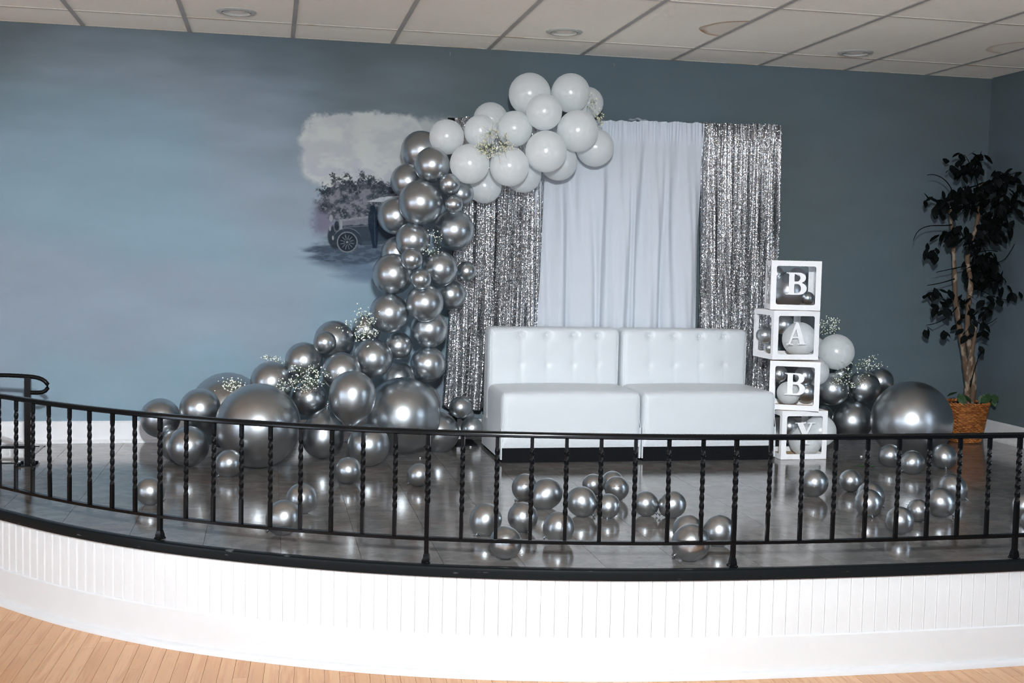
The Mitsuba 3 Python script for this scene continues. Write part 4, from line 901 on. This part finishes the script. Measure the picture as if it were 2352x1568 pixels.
for br in [
 [[4.456, -0.31, 1.465], [4.323, -0.34, 1.455], [4.199, -0.37, 1.43], [4.129, -0.4, 1.348]],
 [[4.465, -0.31, 1.54], [4.378, -0.34, 1.752], [4.288, -0.37, 1.784], [4.207, -0.4, 1.779]],
 [[4.495, -0.31, 1.105], [4.375, -0.34, 1.075], [4.262, -0.37, 1.059]],
 [[4.521, -0.31, 0.916], [4.404, -0.34, 0.828], [4.269, -0.37, 0.796]],
 [[4.611, -0.31, 0.932], [4.712, -0.34, 0.802], [4.788, -0.37, 0.849]],
 [[4.584, -0.31, 1.238], [4.691, -0.34, 1.296], [4.769, -0.37, 1.292]],
 [[4.46, -0.31, 1.395], [4.375, -0.34, 1.378], [4.344, -0.37, 1.319]],
 [[4.655, -0.31, 1.604], [4.757, -0.34, 1.751], [4.882, -0.37, 1.825]],
 [[4.611, -0.31, 1.107], [4.767, -0.34, 0.994], [4.895, -0.37, 0.967]],
 [[4.652, -0.31, 1.662], [4.575, -0.34, 1.831], [4.487, -0.37, 1.925]],
 [[4.647, -0.31, 0.327], [4.657, -0.34, 0.493], [4.671, -0.37, 0.599]],
 [[4.58, -0.31, 1.194], [4.339, -0.34, 1.146]],
 [[4.631, -0.31, 1.458], [4.819, -0.34, 1.229], [4.89, -0.37, 1.347]]]: obj('branch', tube(curve_pts(br, 14), np.linspace(.0042, .0022, 14), 5), 'mat_bark' if False else 'mat_leaf', tree, 60)
lf = []
for k in range(5):      # a pointed leaf folded along its rib, one half each way
    x = np.array([0, .25, .55, .8, 1.0]); w = np.array([.02, .26, .30, .17, 0])
    V = [(a, s * b, -.10 * a * a + .10 * abs(s) * b) for a, b in zip(x, w) for s in (-1, 0, 1)]; F = []
    for i in range(4):
        for j in range(2): q0 = i * 3 + j; F += [[q0, q0 + 3, q0 + 4], [q0, q0 + 4, q0 + 1]]
    lf = (V, F); break
leafd = ply(trimesh.Trimesh(np.array(lf[0], float), lf[1], process=False), 'mat_leaf', smooth=False); leafg = ply(trimesh.Trimesh(np.array(lf[0], float), lf[1], process=False), 'mat_leaf_green', smooth=False)
r = np.random.default_rng(17); count, extra = 0, []
ALL = [
 (4.54, -0.34, 1.893, np.float64(0.121), np.float64(0.087), 16, 0.1, 0),
 (4.479, -0.34, 1.827, np.float64(0.04), np.float64(0.058), 6, 0.1, 0),
 (4.312, -0.34, 1.678, np.float64(0.081), np.float64(0.069), 8, 0.1, 0),
 (4.387, -0.34, 1.58, np.float64(0.069), np.float64(0.072), 10, 0.1, 0),
 (4.6, -0.34, 1.659, np.float64(0.139), np.float64(0.104), 32, 0.1, 0),
 (4.702, -0.5, 1.669, np.float64(0.108), np.float64(0.165), 40, 0.1, 0),
 (4.666, -0.5, 1.469, np.float64(0.114), np.float64(0.108), 26, 0.1, 0),
 (4.469, -0.34, 1.409, np.float64(0.064), np.float64(0.058), 10, 0.1, 0),
 (4.299, -0.34, 1.31, np.float64(0.058), np.float64(0.058), 9, 0.1, 0),
 (4.6, -0.34, 1.375, np.float64(0.081), np.float64(0.087), 13, 0.1, 0),
 (4.718, -0.34, 1.163, np.float64(0.105), np.float64(0.129), 44, 0.1, 0),
 (4.792, -0.5, 1.057, np.float64(0.04), np.float64(0.04), 5, 0.1, 0),
 (4.678, -0.5, 0.963, np.float64(0.069), np.float64(0.052), 8, 0.1, 0),
 (4.34, -0.34, 1.01, np.float64(0.07), np.float64(0.049), 9, 0.1, 0),
 (4.383, -0.34, 0.924, np.float64(0.07), np.float64(0.052), 8, 0.1, 0),
 (4.548, -0.34, 0.961, np.float64(0.052), np.float64(0.082), 9, 0.1, 0),
 (4.63, -0.34, 0.81, np.float64(0.064), np.float64(0.105), 11, 0.1, 0),
 (4.689, -0.34, 0.928, np.float64(0.053), np.float64(0.064), 8, 0.1, 0),
 (4.294, -0.34, 0.774, np.float64(0.035), np.float64(0.023), 3, 0.1, 0),
 (4.439, -0.34, 0.764, np.float64(0.038), np.float64(0.026), 3, 0.1, 0),
 (4.709, -0.34, 0.738, np.float64(0.029), np.float64(0.029), 2, 0.1, 0),
 (4.672, -0.34, 0.64, np.float64(0.023), np.float64(0.029), 2, 0.1, 0),
 (4.529, -0.34, 0.336, np.float64(0.053), np.float64(0.029), 4, 0.06, 1),
 (4.725, -0.34, 0.339, np.float64(0.071), np.float64(0.041), 6, 0.06, 1),
 (4.798, -0.34, 0.321, np.float64(0.035), np.float64(0.024), 3, 0.06, 1),
 (4.592, -0.34, 0.322, np.float64(0.047), np.float64(0.023), 3, 0.1, 0)]
def leaf_at(cx, cy, cz, rx, rz, dy):
    q = np.sqrt(r.uniform(0, 1)); a = r.uniform(0, 6.283); p = [min(cx + rx * q * math.cos(a), 4.84), min(cy + r.uniform(-dy, dy), -.06), cz + rz * q * math.sin(a)]
    return T().translate(p).rotate([0, 0, 1], r.uniform(0, 360)).rotate([0, 1, 0], r.uniform(15, 75)).rotate([1, 0, 0], r.uniform(-50, 50)).scale(r.uniform(.058, .090))
for (cx, cy, cz, rx, rz, n, dy, green) in ALL:
    for k in range(n):
        if count < 295: put(tree + '__leaf', place(leafg if green else leafd, leaf_at(cx, cy, cz, rx, rz, dy))); count += 1
for (cx, cy, cz, rx, rz, n, dy, green) in ALL:          # the thick inner foliage behind the single leaves
    if not green and n > 9:
        for k in range(int(n * 1.6)):
            m = np.array(leaf_at(cx, cy + .03, cz, rx * .9, rz * .9, dy).matrix).reshape(4, 4); V = np.array(lf[0], float); extra.append(trimesh.Trimesh(V @ m[:3, :3].T + m[:3, 3], lf[1], process=False))
tag(obj('foliage', cat(extra), 'mat_leaf', tree), None, None, None, 'stuff')
# clear adhesive hooks on the wall under the ceiling
for x, z, w in ((1.101, 2.452, 'left of the white balloons'), (2.177, 2.440, 'right of the white balloons')):
    k = thing('wall_hook', f'tiny clear adhesive hook high on the blue wall {w}', 'hook'); obj('plate', rounded((.010, .003, .024), .0014, (2, 2, 2)).apply_transform(trimesh.transformations.translation_matrix((x, -.002, z))), 'mat_hook', k, 40)
    obj('prong', tube([(x, -.004, z - .008), (x, -.014, z - .012), (x, -.017, z - .004)], .002, 6), 'mat_hook', k, 40)
